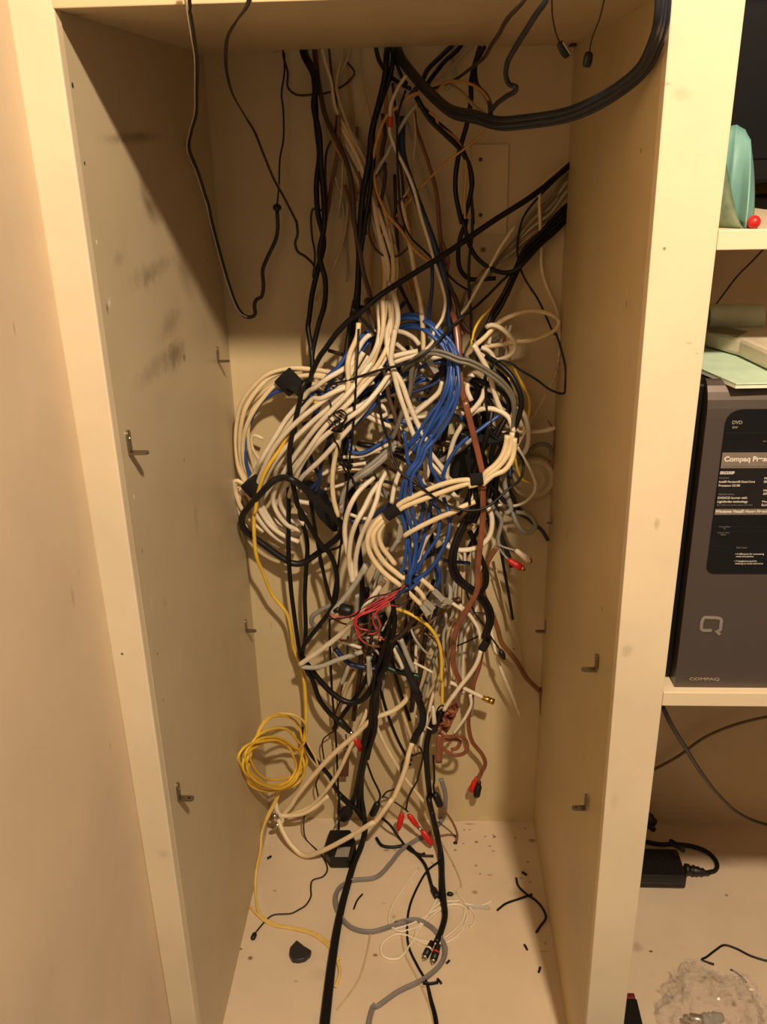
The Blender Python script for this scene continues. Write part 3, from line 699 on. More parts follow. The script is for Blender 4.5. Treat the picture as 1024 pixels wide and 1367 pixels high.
# little plugs dangling at the top right
for s, a, b, lb in (('B 805,-60@-.02 808,0@.0 812,80@.05 830,160@.09 846,198@.11', (747,56,.11), (758,76,.115), 'thin wire with a small black and silver clip dangling left at the top right corner'),
                    ('B 1060,-60@-.02 1024,90@.04 1000,150@.07 985,200@.09 980,240@.10', (787,69,.10), (783,90,.10), 'thin wire with a small black oval tip dangling right at the top right corner')):
    e = empty('dangling_wire', at(a[0],a[1],Y=a[2]), lb, 'wire')
    cable(None, DBRN, 2.2, s, None, parent=e, part='wire', clamp=False)
    plug('tip', PLAST, e, a, b, 12.5, [(0,.5),(.1,.85),(.4,1),(.75,1),(.95,.8),(1,.5)], sy=.6)
    if a[0] < 760:
        plug('silver_edge', METAL, e, (a[0]+4,a[1]-1,a[2]-.004), (b[0]+5,b[1]-2,b[2]-.004), 3.5, [(0,.6),(.2,1),(.8,1),(1,.6)])

# ------------------------------------------------------------------ long black cables on the left of the tangle
heavy('M 108,20@.63 115,60@.62 150,130 155,200 160,300 170,400 160,500 165,600 185,700 165,790 145,880 135,960 C 455,640@.6 470,740 478,830@.57 470,920 E 470,230@.53 440,370 405,520 385,640 390,760@.52 410,850 430,950 G 430,150@.53 500,270 560,370 630,450 665,560 665,680 640,760 560,870 470,990@.56 I 445,120', 7, 'long black cable running down the left of the tangle, crossing behind the black hoop')
heavy('M 118,20@.625 125,60@.615 162,140 150,230 170,330 176,450 186,560 186,650 170,740 190,830 188,910 168,980 N 262,150@.58 252,230 215,330@.55 205,410 193,480 190,560@.56 N 190,640 190,760 197,860 207,940 218,1020@.6 I 432,165@.59', 7, 'long black cable falling straight down beside the black hoop, left of its twin')
heavy('N 205,560@.56 225,640@.58 245,720 242,800 238,880 240,1000@.6 I 440,150@.6', 6, 'black cable dropping from the hoop to the junction by the yellow cord')
e = empty('power_cable', at(470,980,Y=.6), 'black cable below the left junction ending in a barrel plug', 'cable')
cable(None, BLACK, 7, 'I 430,120@.59 445,190 500,290 540,400 600,480 650,520@.58', None, parent=e, part='jacket')
plug('barrel_plug', PLAST, e, (451,960,.58), (467,976,.58), 10, [(0,.6),(.1,1),(.6,1),(.65,.8),(1,.8)]); plug('metal_tip', METAL, e, (467,976,.58), (472,982,.58), 6, [(0,1),(1,1)])
heavy('I 430,140@.595 470,200@.59 540,290 620,370 700,415 770,410 820,360 850,300@.57', 8, 'black cable looping from the left junction to the central black bundle')
heavy('I 450,560@.62 450,620 490,710 540,770 600,840 640,920 700,980@.6 K 740,80 790,150', 6, 'black cable passing behind the yellow coil down to the cabinet bottom')
heavy('M 200,20@.635 205,60@.63 212,130 228,230 225,320 195,390 190,480 195,560 185,590 150,585 143,600 145,680 155,740 148,820', 3.2, 'thin black wire with a square jog beside the long black pair', 'thin_wire', m=DBRN)
heavy('M 45,25@.64 48,70@.635 62,120 62,170 90,195 150,195 210,185 270,150 290,120 265,85@.635', 3, 'thin dark wire making a wide U under the slot at the left', 'thin_wire', m=DBRN)
for w_, dx, lb in ((8,0,'thick black cable falling from the slot through the tangle centre, left of its twin'), (6.5,8,'thick black cable falling from the slot through the tangle centre, right of its twin')):
    R = [(x+dx*(.6+.5*math.sin(i*1.3)), y, d) for i, (x, y, d) in enumerate(route('M 405,20@.62 400,60@.60 395,130 375,220 350,320 340,420 320,530 310,640 305,760 300,860 285,960@.58 P 225,50 200,160 195,300 180,430@.6 Z 466,520@.6 460,600 470,680 482,760 484,830'))]
    cable('power_cable', BLACK, w_, None, lb, R=R)
heavy('M 385,260@.6 395,330 385,400 395,460 385,540 375,580', 5, 'short dark cable hanging behind the ochre wires in the upper middle', m=DBRN)
heavy('M 150,20@.64 155,60@.635 170,170 195,280 240,370 270,450 285,540 290,630 305,710 320,800 345,900 P 300,0@.56 350,180 400,330 430,500 460,680 500,800 540,960@.53 Q 560,60', 6, 'dark brown cable running from the slot diagonally across the middle of the tangle', 'speaker_wire', m=mat('umber_jacket', (74,50,38), .4), prof='twin')
heavy('M 1040,420@.645 1010,450@.63 900,540@.59 760,630@.57 600,740@.55 480,815@.54 380,880@.53 310,940@.53 P 200,130 100,230 20,340@.55 N 285,165 265,205 245,270@.56 225,330', 7.5, 'straight black cable crossing diagonally from the right wall to the top of the white coil', clamp=False)
heavy('C 695,540@.53 730,575 780,630 830,690 860,740@.54', 4.5, 'short black wire end crossing the brown cable above the coil')
# right side loops
heavy('B 480,215@.63 455,300@.61 440,380@.60 440,450 425,550 400,640 385,700 370,800 370,880 385,960 400,1020 D 360,300 390,420 430,500 500,560 580,590 640,580 680,550@.59 780,440 860,370 930,300@.64 960,280', 6.5, 'black cable making a wide U in front of the blank plate into the right wall', clamp=False)
heavy('B 190,440@.56 250,540 330,620 390,680 430,750 445,830 430,920 410,1000@.6 D 380,300 345,400 335,500 350,580 400,625 460,625 540,620@.61', 6.5, 'black cable curving from the slot round to a narrow U left of the blank plate')
heavy('B 200,480@.58 235,500 270,540 350,610 400,670 430,760 440,860 445,940 450,1024 D 415,240@.6 410,400 395,520 395,700 405,820@.57 410,950 430,1020 S 410,150', 4, 'thinner black cable dropping straight down past the hook shaped loop')
heavy('R 0,0@.6 10,10@.6', 1, 'tiny') if False else None
for j in range(4):
    bundle_R = [(x-2*j+(j%2)*3, y+j*5.5, d+.004*(j % 3-1)) for x, y, d in route('D 970,190@.65 925,225@.64 850,300 780,380 700,460@.62 660,540 620,630@.6 580,710 530,790@.59 495,870@.58 440,960')]
    cable('power_cable', BLACK, 6.2, None, 'black cable coming through the right wall in the lower, darkest group', 'cable', 'black cables entering at the right wall', R=bundle_R, clamp=False)
rr = random.Random(3)
for j in range(11):
    y0 = 60+j*17; t = j/10
    s = f'D {990+rr.uniform(0,10):.0f},{y0-30:.0f}@.655 930,{y0:.0f}@.64 {840-10*t:.0f},{y0+110+30*rr.random():.0f} {740-30*t+rr.uniform(-6,6):.0f},{y0+215-20*t:.0f}@.63 {650-40*t+rr.uniform(-8,8):.0f},{y0+340-70*t:.0f} {560-30*t:.0f},{y0+450-130*t:.0f}@.62 {500-40*t:.0f},{y0+545-190*t:.0f} {430-60*rr.random():.0f},{680+60*t:.0f}@.6 {360-60*rr.random():.0f},{800+80*rr.random():.0f}'
    cable('network_cable', [mat('olive_grey_jacket', (122,106,76), .6), mat('dusty_tan_jacket', (150,128,90), .6), LGREY][j % 3], rr.uniform(3,4.4), s, 'dusty pale cable fanning in from the right wall above the black group', 'cable', 'pale cables fanning in from the right wall', clamp=False)
cable('network_cable', WARMW, 4.5, 'D 960,-40@.655 880,30@.64 800,100@.63 780,160 782,300 790,450 790,560 820,670 860,760 885,850 890,960@.63', 'cream cable hanging down along the right wall from the pale fan', clamp=False)
ROPE = mat('speckled_cord', (214,194,158), .7, col2=(150,126,90), scale=300, bump=.6)
cable('braided_cord', ROPE, 4, 'S 985,-20@.62 960,80 920,230 870,330 800,460@.6 740,560 670,690@.57 650,720', 'speckled pale cord slanting down from the right wall to the black straps', 'cord')
cable('thin_wire', BLACK, 3, 'M 1010,455@.64 920,545@.63 870,610 848,690 850,760 870,820 920,900 970,1010@.6 Z 743,447@.56 759,490@.54 761,514@.53 753,525 736,521@.53 S 800,240@.54 700,180 620,125 560,108 520,120 490,160 460,190 440,250 430,400 410,500@.54', 'thin black wire making a big loop at the right wall and back to the middle', 'wire')
cable('thin_wire', BLACK, 3.6, 'P 20,625@.53 30,600 60,580@.51 180,550 400,480 600,430 680,385@.5 780,300 830,240@.52 900,170 1000,90@.55 D 480,730@.59 590,620 650,570@.61', 'thin dark wire stretched across the top of the white bundle towards the right wall', 'wire')

# ------------------------------------------------------------------ shadowed pale wires coming from the slot
lst = [
 ('M 178,25@.64 185,70@.63 210,150 225,240 270,330 310,400 335,470@.61 365,570 400,690', WARMW, 4.5, 'cream cable starting left in the slot and curving into the white bunch'),
 ('M 250,25@.64 245,70@.63 228,160 240,220 275,320 330,430 345,520@.6 380,640', TAN, 4.5, 'beige cable crossing the cream one just below the slot'),
 ('M 280,25@.645 262,80@.635 235,140 228,190 232,280', TAN, 4, 'short beige cable bending left just under the slot'),
 ('M 262,60@.64 268,130 275,220 285,295', OCH, 3, 'thin ochre wire with a square end under the slot'),
 ('M 305,25@.64 305,90@.635 320,170 335,240 350,300 345,400@.61 360,520', TAN, 3.6, 'beige wire dropping just left of the thick black cables'),
 ('M 165,40@.64 170,150 190,260 210,340 250,420@.62 285,500 300,560', OCH, 3.6, 'ochre wire next to the dark brown cable at the upper left'),
 ('M 235,370@.63 260,430 285,520 320,540', OCH, 3, 'short frayed ochre wire beside the brown cable'),
 ('M 470,125@.58 440,170 415,230 412,280 410,320 430,380 460,440 490,510 520,620 545,700 570,790@.57 590,850 600,900 590,960 560,1010@.54 P 760,280 700,350', WHITE, 4.6, 'white cable with a red band running down the centre from the slot'),
 ('M 520,185@.57 480,200 440,235 400,270 370,340 355,420@.59 365,520 400,600 450,660 500,730 560,775@.58', OCH, 4.2, 'ochre cable arching over the red banded cable'),
 ('M 505,225@.57 470,270 440,320 400,400 370,450 345,520 345,600@.6 380,720 410,820', LGREY, 4.8, 'pale grey cable arching down left behind the black pair'),
 ('M 750,310@.5 680,370@.55 600,430 520,510 460,580@.6 400,650 370,710', OCH, 3, 'ochre wire slanting from the sweeping bundle down left over the plate'),
 ('M 490,250@.6 498,330 490,420 482,500 450,560@.6', TAN, 3.5, 'beige wire hanging beside the blue-black cable below the slot'),
 ('M 570,190@.5 600,155 650,150 700,165 740,200@.42 760,240', OCH, 4, 'ochre cable arching over to the sweeping bundle'),
 ('M 620,160@.55 660,190 700,235 735,260@.4', TAN, 4.5, 'beige cable tucked behind the sweeping bundle'),
 ('M 625,25@.64 625,90@.63 635,140 600,180', LGREY, 4, 'grey cable end bent under the right of the slot'),
 ('M 545,255@.56 570,275 575,300 610,325 640,350@.58 665,400 672,460 665,540 668,620', OCH, 3.6, 'ochre wire twisted round the black cable left of the plate'),
 ('M 700,20@.64 640,80@.63 600,130 540,170', TAN, 4.5, 'beige cable slanting behind the slot on the right'),
 ('M 450,560@.6 470,650 485,740 500,830@.58 515,900 525,1010 P 680,100@.55 690,220 692,350', WARMW, 6.5, 'thick cream cable falling straight into the blue loops'),
 ('D 640,340@.61 560,460 500,570 430,690 380,780@.57 310,860 275,940 270,1020 F 350,170', WHITE, 4.2, 'white cable curving down left from the pale fan into the tangle'),
]
for s, m, w_, lb in lst: cable('network_cable' if w_ > 4 else 'thin_wire', m, w_, s, lb, 'cable' if w_ > 4 else 'wire')
sleeve('red_band', RED, (521.5,156,.575), (521,170,.575), 7, 'red band round the white cable in the upper middle', 'band')
cable('coaxial_cable', DBLUE, 9, 'M 455,270@.6 452,330 455,400 475,470 500,540@.58 530,620 560,700 580,760 595,810@.57 605,870 P 880,260@.565 900,380 905,520@.56', 'thick blue-black cable curving down the centre from the slot')
cable('power_cable', BLUEBLK, 6, 'M 360,20@.63 375,80@.62 410,130 450,160 480,175@.58', 'short black cable slanting right under the slot')
cable('power_cable', BLACK, 5, 'M 430,25@.63 432,80@.61 455,140 470,160', 'short black cable hanging just left of the sweeping bundle')
cable('power_cable', BLUEBLK, 6.5, 'M 640,10@.64 590,60@.62 540,110 520,150@.58 480,200', 'blue-black cable slanting out of the slot behind the sweeping bundle, upper')
cable('power_cable', BLACK, 6, 'M 680,-10@.64 640,45@.63 600,80 560,130@.6 525,180', 'black cable slanting out of the slot behind the sweeping bundle, lower')
cable('power_cable', DBLUE, 5, 'M 555,770@.57 555,860@.56 545,940 540,1000@.56', 'dark blue cable dropping to the blue arcs')
cable('thin_wire', BLACK, 3, 'M 465,180@.57 440,260 435,360 440,480 450,600 480,680@.57 530,730 600,800 640,840 690,870@.59', 'thin black wire crossing the centre of the upper cables', 'wire')
cable('thin_wire', DBRN, 3, 'M 470,545@.6 440,560 428,620 460,660 478,700 450,740 400,750 360,720 340,670@.59 345,600 350,500 400,430', 'thin dark wire looping round the white bunch in the upper middle', 'wire')
BRC = mat('red_brown_clear_jacket', (140,84,58), .3, col2=(112,64,44))
cable('speaker_wire', BRC, 7.6, 'M 495,250@.62 500,300 540,420 570,530 580,640@.61 590,740 600,800 610,870 P 880,60@.57 910,150 930,300 940,500@.52 960,640 1000,780 S 310,380@.5 350,540 400,740 430,880 440,1000@.49 H 575,120 575,300 560,450 545,600 540,720 500,800@.51 440,900 410,1000 J 365,120@.55 365,250 400,340 405,390@.57', 'long clear copper-brown speaker cable running down the front of the tangle', prof='twin', taper=lambda t: .5+.5*min(1, t*3))
cable('speaker_wire', BRN2, 5, 'M 590,700@.6 610,760 605,830 640,900@.58 650,960 F 440,120@.57', 'dull bronze wire beside the copper-brown cable in the upper right', prof='twin')
cable('power_cable', DBRN, 5.5, 'M 600,820@.57 620,860 640,910 650,960@.56 P 1010,230', 'dark cable crossing behind the copper-brown cable')

# ------------------------------------------------------------------ white bunch and diagonals
GW = 'white network cables of the upright bunch'
bundle('network_cable', WHITE, 6.6, 5, 17, 'M 240,300@.63 295,400@.62 340,500 370,600 395,700@.6 415,790 418,850 410,930@.56 P 455,20@.54 450,130 430,230 390,330@.52 330,440 260,540 190,660 120,760 60,860', 'white cable of the bunch falling from the slot and turning down left', GW, dep=.012, wob=.6, mats=[WHITE, WARMW])
cable('network_cable', WHITE, 7, 'C 900,400@.56 940,520@.54 945,620 915,700 P 500,200 480,320@.52 470,420 490,480 540,560 590,700 640,820 700,940 740,1010@.52 Q 720,90 790,190 840,260 860,310@.53', 'white cable crossing the middle diagonally down to the right')
cable('network_cable', WHITE, 7, 'P 480,0@.55 470,130 442,230 445,320 480,450@.52 520,620 560,740 600,860 650,980@.53 Q 650,60 700,160 710,280@.55', 'white cable running parallel just left of the long diagonal one')
cable('network_cable', WARMW, 7, 'P 250,160@.53 240,250 190,370 175,450@.51 180,560 165,700 150,780@.51 120,930 110,1000 Q 90,150@.53 70,300 80,450 110,560@.54', 'white cable running straight down left of the bunch, in front of the diagonals')
cable('network_cable', WHITE, 7, 'P 380,215@.55 300,260 240,350 200,440@.53 190,560', 'white cable arching beside the blue patch at the top left of the tangle')
GD = 'white cables of the coil turning down through the hoop'
bundle('network_cable', WHITE, 6.8, 6, 52, 'P 390,440@.53 300,560@.52 200,680@.51 100,770@.51 E 560,500@.515 480,590 410,680 360,760@.54 G 300,120@.57 340,200 400,250 470,270@.59', 'white cable of the diagonal bundle dropping into the black hoop', GD, dep=.010, wob=.16)
bundle('network_cable', WHITE, 6.8, 4, 46, 'P 330,520@.53 200,600 100,650@.52 0,710 E 560,350@.53 500,420 430,500 380,580 300,720@.55 270,800 G 180,150@.59 240,260 330,340 430,375@.61', 'white cable of the coil passing behind the black hoop', 'white cables curving behind the hoop', dep=.012, wob=.18)
bundle('network_cable', WARMW, 6.2, 5, 19, 'E 700,205@.56 640,195@.56 520,180 400,185@.575 290,222 200,300 135,390 105,480@.585 95,600 115,730 160,850@.6 G 60,40@.6 110,110 170,210@.61 250,290', 'white strand of the round coil on the left', 'strands of the round white coil')
cable('network_cable', WARMW, 5, 'E 140,560@.6 160,660 205,750 240,800@.6', 'white strand on the inner left edge of the round coil')
cable('network_cable', WARMW, 4.5, 'E 230,560@.61 170,540 160,600 230,720 290,820@.61', 'faint white strand inside the round coil')
cable('network_cable', BLUE, 5, 'E 620,300@.55 560,285 500,268@.56 340,272@.57 240,320 180,400 140,500 120,600 128,700 155,810@.585', 'blue strand on the inside of the round white coil')
sleeve('coil_strap', VELC, (376,500,.56), (396,520,.56), 30, 'wide black strap round the top of the white coil', sy=.5)
cable('strap_tail', VELC, 11, 'E 380,240@.55 430,270 470,310 500,330@.545', 'black strap tail pulled right behind the black cables', 'strap', prof='flat')
sleeve('coil_strap', VELC, (331,641,.565), (348,659,.565), 29, 'black strap round the lower left of the white coil', sy=.6)

# black hoop and sheet
hp = route('N 196,533@.50 224,550 258,580 292,610 326,642@.54 343,664 347,686 336,706@.57 308,730 276,754 244,776@.59 222,785 200,783 178,772@.59 148,752 118,730 86,706@.585 62,686 51,664 54,640@.56 74,612 102,582 130,552@.52 150,535 172,529')
o = cable('plastic_hoop', PLAST, 9.2, None, 'large black rounded square hoop hanging below the white coil', 'hoop', R=hp, closed=True)
bm = bmesh.new(); P = [at(x, y, Y=d) for x, y, d in route('N 225,545@.60 245,535 270,548 305,585 335,640 335,690@.60 320,690 280,650 245,590')]
A = [bm.verts.new(p) for p in P]; B = [bm.verts.new(p+Vector((.001,.005,0))) for p in P]; bm.faces.new(A[::-1]); bm.faces.new(B)
for k in range(len(P)): bm.faces.new((A[k], A[(k+1)%len(P)], B[(k+1)%len(P)], B[k]))
tag(obj('black_flap', bm, mat('dark_film', (30,30,32), .35), bevel=.001), 'dark plastic flap behind the right side of the black hoop', 'plastic flap')
# ------------------------------------------------------------------ blue cables
GB = 'blue cables of the central cascade'
bundle('network_cable', BLUE, 5.2, 4, 14, 'P 520,175@.575 570,150 640,150@.56 720,180 790,245@.54 860,330 895,430@.52 900,520 885,620@.51 850,720 780,800 720,880 660,950@.52 Q 600,100@.52', 'blue cable of the arc that falls down the middle', GB, dep=.006, wob=.3)
bundle('network_cable', BLUE, 5.2, 4, 12, 'P 850,300@.53 895,400 905,500 895,620@.50 850,740 790,860 740,950@.5 Q 700,90 670,180 600,270@.49 570,380 560,500 590,620@.5 610,740 610,850 600,930 R 740,130@.5 720,200', 'blue cable of the straight drop in the middle', GB, dep=.006, wob=.6)
for s, lb in (('Q 560,-20@.51 575,80 590,190 630,240 665,300 690,370@.52 700,440', 'blue cable of the cascade bowing left above the lower strap'),
    ('Q 745,0@.5 740,120 745,230 790,310@.51 800,400 760,470 800,520 800,620 790,700@.5 710,820 640,950', 'blue cable with a bow to the right under the strapped white cables'),
    ('S 545,485@.53 480,530 400,590 300,660@.51 220,760 180,840 155,930@.52', 'blue cable slanting from the right ring down left to the knot'),
    ('Q 830,430@.54 870,560 860,700@.51 800,830 740,920 620,1010@.51 R 800,190', 'blue cable on the right edge of the cascade'),
    ('Q 690,380@.53 690,500 665,640 640,760@.52 620,880', 'blue cable of the cascade behind the single white one'),
    ('Q 750,450@.53 720,600 690,720 650,850@.52', 'blue cable hanging behind the white hooks of the cascade'),
    ('Q 545,380@.53 560,560 585,660@.52 600,780', 'blue cable left of the cascade below the strap'),
    ('R 960,20@.52 900,100 830,170 760,230@.51 700,260', 'blue cable end joining the red wires from the right'),
    ('R 860,20@.53 800,90 770,160@.52', 'blue cable end slanting into the knot above the red wires'),
    ('P 390,690@.54 300,780 220,860@.54 130,960', 'blue cable slanting down left through the coil'),
    ('E 740,560@.56 730,610 760,640 830,640@.55 930,585 1000,540', 'blue cable in the shallow bowl shape left of the middle'),
    ('P 600,640@.56 700,605 780,570@.56 810,545', 'dark blue cable arching inside the upper ring'),
    ('P 520,120@.58 600,100 680,110 750,160@.56', 'highest blue arc at the top of the tangle'),
    ('P 480,560@.56 600,500 700,450 780,425@.56 870,440', 'blue cable crossing under the grey pair'),
    ('Q 350,560@.56 430,500 470,470@.56', 'dark blue cable entering the lower strap from the left'),
    ('Q 190,590@.57 260,600 340,570@.57 420,500', 'dark blue cable behind the white hooks'),
    ('Q 1010,880@.57 900,870 830,860@.57', 'blue cable end at the lower right of the cascade'),
    ('H 310,700@.57 330,640 310,560@.56', 'blue cable end behind the thick black curve'),
    ('R 930,80@.57 945,200 940,330 900,480@.57', 'navy cable hanging right of the clear plugs')):
    cable('network_cable', BLUE if 'navy' not in lb and 'dark' not in lb else DBLUE, 5.2, s, lb)
bundle('network_cable', DBLUE, 5.4, 6, 34, 'P 370,260@.56 300,340 240,420@.55 160,500 90,590@.55 30,680 E 620,400@.55 560,470 500,520@.56', 'blue cable in the patch left of the white bunch', 'blue cables left of the white bunch', dep=.01, wob=.4, mats=[BLUE, mat('mid_blue_jacket', (40,78,158), .4)])
bundle('network_cable', BLUE, 5, 4, 26, 'P 660,470@.57 560,540 460,600 350,660@.57 260,700', 'blue cable in the patch behind the dark wire', 'blue cables crossing behind the dark wire', dep=.01, wob=.5, mats=[mat('mid_blue_jacket', (40,78,158), .4), DBLUE])
bundle('network_cable', DBLUE, 5, 5, 36, 'E 620,300@.58 580,420 540,540@.57 510,680 520,800@.58 500,860', 'navy cable in the shadowed patch above the hoop', 'navy cables above the hoop', dep=.012, wob=.6)

# ------------------------------------------------------------------ white hooks, strapped bundles
GH = 'three white cables bowing left of the lower strap'
for s in ('Q 355,292@.55 300,340 250,390 200,470@.52 165,570 155,670 170,790@.53 200,900 205,1010', 'Q 392,330@.54 340,400 290,500 235,600@.51 200,700 185,820 190,920@.53 215,1010', 'Q 440,255@.55 395,340 375,440 335,550@.51 270,690 235,820 228,930@.53 240,1000'):
    cable('network_cable', WHITE, 6.8, s, 'white cable bowing out left of the lower black strap', group=GH)
GS = 'white cables fanning from the lower strap down right'
for s in ('Q 440,545@.5 380,590 320,680@.49 310,760 360,870 440,960@.49 520,1020 R 690,215', 'Q 455,550@.5 390,620 350,690@.49 365,780 430,880@.49 500,940 560,985 R 720,160', 'Q 470,555@.505 420,610 388,680@.5 405,760 470,850@.5 500,890'):
    cable('network_cable', WARMW, 7.2, s, 'white cable hooking from the lower black strap down to the right', group=GS)
sleeve('cable_strap', VELC, (515,689,.487), (532,678,.487), 17, 'black strap round the two white cables in the centre of the tangle', sy=.7)
GT = 'two white cables strapped in the centre'
for s in ('Q 470,540@.49 540,470 640,420@.485 780,355 900,320 1010,312@.485 H 505,95 540,92', 'Q 480,550@.49 560,495 700,440@.485 860,380 950,350 1010,335@.485 H 500,125 540,110'):
    cable('network_cable', WARMW, 7.4, s, 'white cable running right from the lower strap to the upper one', group=GT)
cable('network_cable', WARMW, 7.2, 'Q 560,695@.5 600,668 700,615 820,560 920,520@.49 H 450,245 530,212@.5', 'single white cable end slanting up right below the strapped pair')
sleeve('cable_strap', VELC, (628,641,.485), (645,639,.485), 18, 'black strap round the white cables beside the copper-brown cable', sy=.7)
GR = 'white cables curving up right of the copper-brown cable'
for s in ('S 420,930@.49 450,880@.49 520,820 565,760 590,690@.5 600,620', 'S 420,945@.49 470,890@.49 545,830 600,760 625,690@.5 635,600', 'S 430,960@.485 500,895@.49 580,860 625,800 645,735@.5 650,640'):
    cable('network_cable', WARMW, 7.4, s, 'white cable curving up from the brown cable to the right straps', group=GR)
cable('network_cable', WHITE, 7, 'S 645,600@.52 610,500 560,460 500,440@.53 430,440 370,465 330,500@.55', 'white cable arching over the black bundle on the right')
cable('network_cable', WHITE, 7, 'S 700,560@.56 660,500@.55 600,520 700,600@.57', 'white cable behind the right straps')
cable('network_cable', WHITE, 7, 'S 335,470@.53 380,430 430,360 450,290@.54 490,250', 'white cable slanting beside the dark drop on the right')
cable('network_cable', WHITE, 7, 'S 355,385@.54 325,310 330,250@.55 290,270 370,205', 'white cable elbow right of the blue drop')
cable('network_cable', WHITE, 7, 'S 490,240@.52 510,320 540,410 570,470@.53', 'white cable falling to the black straps')
cable('network_cable', WHITE, 7.2, 'S 370,0@.52 410,70 460,160 490,230@.53', 'white cable pointing down right from the white rings')
cable('network_cable', WHITE, 6.5, 'S 300,540@.53 250,620 220,700 200,790@.54 190,900 230,940', 'white cable hanging beside the copper-brown cable')
cable('network_cable', WHITE, 6.5, 'S 225,400@.55 240,450 300,475@.56', 'short white elbow behind the copper-brown cable')
cable('network_cable', WHITE, 7, 'S 220,450@.54 180,530 100,600 30,640@.54 0,700', 'white cable curving out from behind the blue drop')
cable('network_cable', WHITE, 7, 'P 825,560@.55 800,630 740,690 680,740@.55 620,790', 'white cable with a cut end bending inside the upper ring')
cable('network_cable', WHITE, 7, 'S 600,440@.57 690,450 740,560 735,700 700,760@.59', 'white cable on the far right of the ring')
cable('network_cable', WHITE, 4, 'S 670,700@.56 710,770 760,860 800,960@.57 H 870,90 870,150 820,210 760,235@.58 660,232', 'thin white wire bowing right above the red and white plugs')
cable('network_cable', WHITE, 7, 'H 600,235@.53 625,300 615,400 560,465@.52 470,488 400,480 360,455@.53', 'white cable making a round bow under the strapped pair')
cable('network_cable', WHITE, 6, 'H 310,340@.54 260,410 220,500 205,570@.54', 'white cable hooking down through the blue cascade')
cable('network_cable', WHITE, 6, 'H 190,230@.55 170,330 155,380@.55', 'short white cable between the blue strands')
cable('network_cable', WHITE, 6, 'Q 720,200@.55 720,280 690,320@.55 760,350', 'short white elbow among the blue strands')
cable('network_cable', WHITE, 6.5, 'Q 560,190@.55 520,280 490,380 475,470@.53', 'white cable dropping to the lower strap')
cable('network_cable', WHITE, 6.5, 'Q 570,160@.55 610,110 660,100 560,60', 'white cable hooking above the lower strap')
cable('network_cable', WHITE, 6.5, 'Q 740,140@.56 800,200 850,260@.56', 'white cable of the pair slanting behind the blue fork')
cable('network_cable', WHITE, 6.5, 'Q 720,170@.565 780,240 830,300@.56', 'white cable of the pair slanting behind the blue fork, lower')
cable('network_cable', WHITE, 6.5, 'Q 890,400@.56 930,440 1000,470@.56 860,540', 'white elbow right of the strapped pair')
# rings at the top right
cable('network_cable', WARMW, 6.5, 'F 500,190@.54 560,140 650,50@.57 720,10 D 720,800@.6 800,805 860,830 885,860@.61 870,900 820,930 740,960 650,970@.58 560,985 460,1000 430,1015', 'cream cable making the largest ring at the upper right')
cable('network_cable', WHITE, 6.5, 'F 575,75@.56 600,62 640,68 700,110@.55 742,165 735,220 690,255 640,270@.56 580,262 530,230', 'white cable making the small ring at the upper right')
cable('network_cable', WHITE, 7, 'F 500,170@.53 530,230 560,280 590,340@.53 610,380', 'white cable leaning down right from the small ring')
cable('network_cable', WHITE, 6, 'F 545,195@.56 590,215 625,270 625,340@.56', 'white cable curving inside the small ring')
cable('network_cable', WHITE, 6, 'F 600,90@.58 590,180@.58', 'short white cable behind the small ring')
cable('network_cable', LGREY, 5, 'F 660,190@.6 665,250 720,60@.61', 'pale cable behind the small ring on the back wall')
# horizontals of the upper middle
cable('network_cable', WHITE, 7, 'P 480,390@.53 560,370 655,352@.53', 'short white cable lying across the bunch, upper')
cable('network_cable', WHITE, 7, 'P 490,430@.535 570,400 660,375@.53', 'short white cable lying across the bunch, lower')
cable('network_cable', WHITE, 6.5, 'P 510,215@.55 560,225 630,265 665,310@.54', 'white cable arching over the short crosswise pair')
cable('network_cable', WHITE, 6, 'P 505,300@.555 570,355@.55', 'thin white cable under the arch')
cable('network_cable', WHITE, 6.5, 'P 745,400@.55 790,390 830,385@.55', 'short white cable under the grey pair')
cable('network_cable', WHITE, 6.5, 'P 240,730@.55 300,790 400,840 480,870@.56 560,880', 'white cable sagging below the diagonal bundle')
cable('network_cable', WHITE, 6, 'P 330,770@.56 400,800 450,770 400,720@.56', 'white cable end below the diagonal bundle')
cable('network_cable', WHITE, 6.5, 'P 640,760@.56 720,700@.56', 'short white cable inside the upper ring')
cable('network_cable', WHITE, 6.5, 'P 880,770@.54 830,860 760,930@.54 700,970', 'white cable behind the blue drop, lower')
cable('network_cable', WHITE, 6.5, 'P 800,810@.55 740,850@.55 690,880', 'short white cable behind the blue fork')
cable('network_cable', WHITE, 5, 'E 700,670@.56 820,660 920,620 1000,580@.55', 'white cable following the blue bowl shape')
cable('network_cable', WHITE, 5, 'Q 0,275@.57 70,240 180,215 300,195@.56', 'thin white cable crossing left of the small clear plugs')
cable('network_cable', WHITE, 4.5, 'Q 20,375@.57 100,355 200,320@.56', 'thin white cable crossing above the black flap')
cable('network_cable', WHITE, 5, 'Q 190,545@.57 260,570 340,580@.57', 'white cable peeking behind the white hooks')

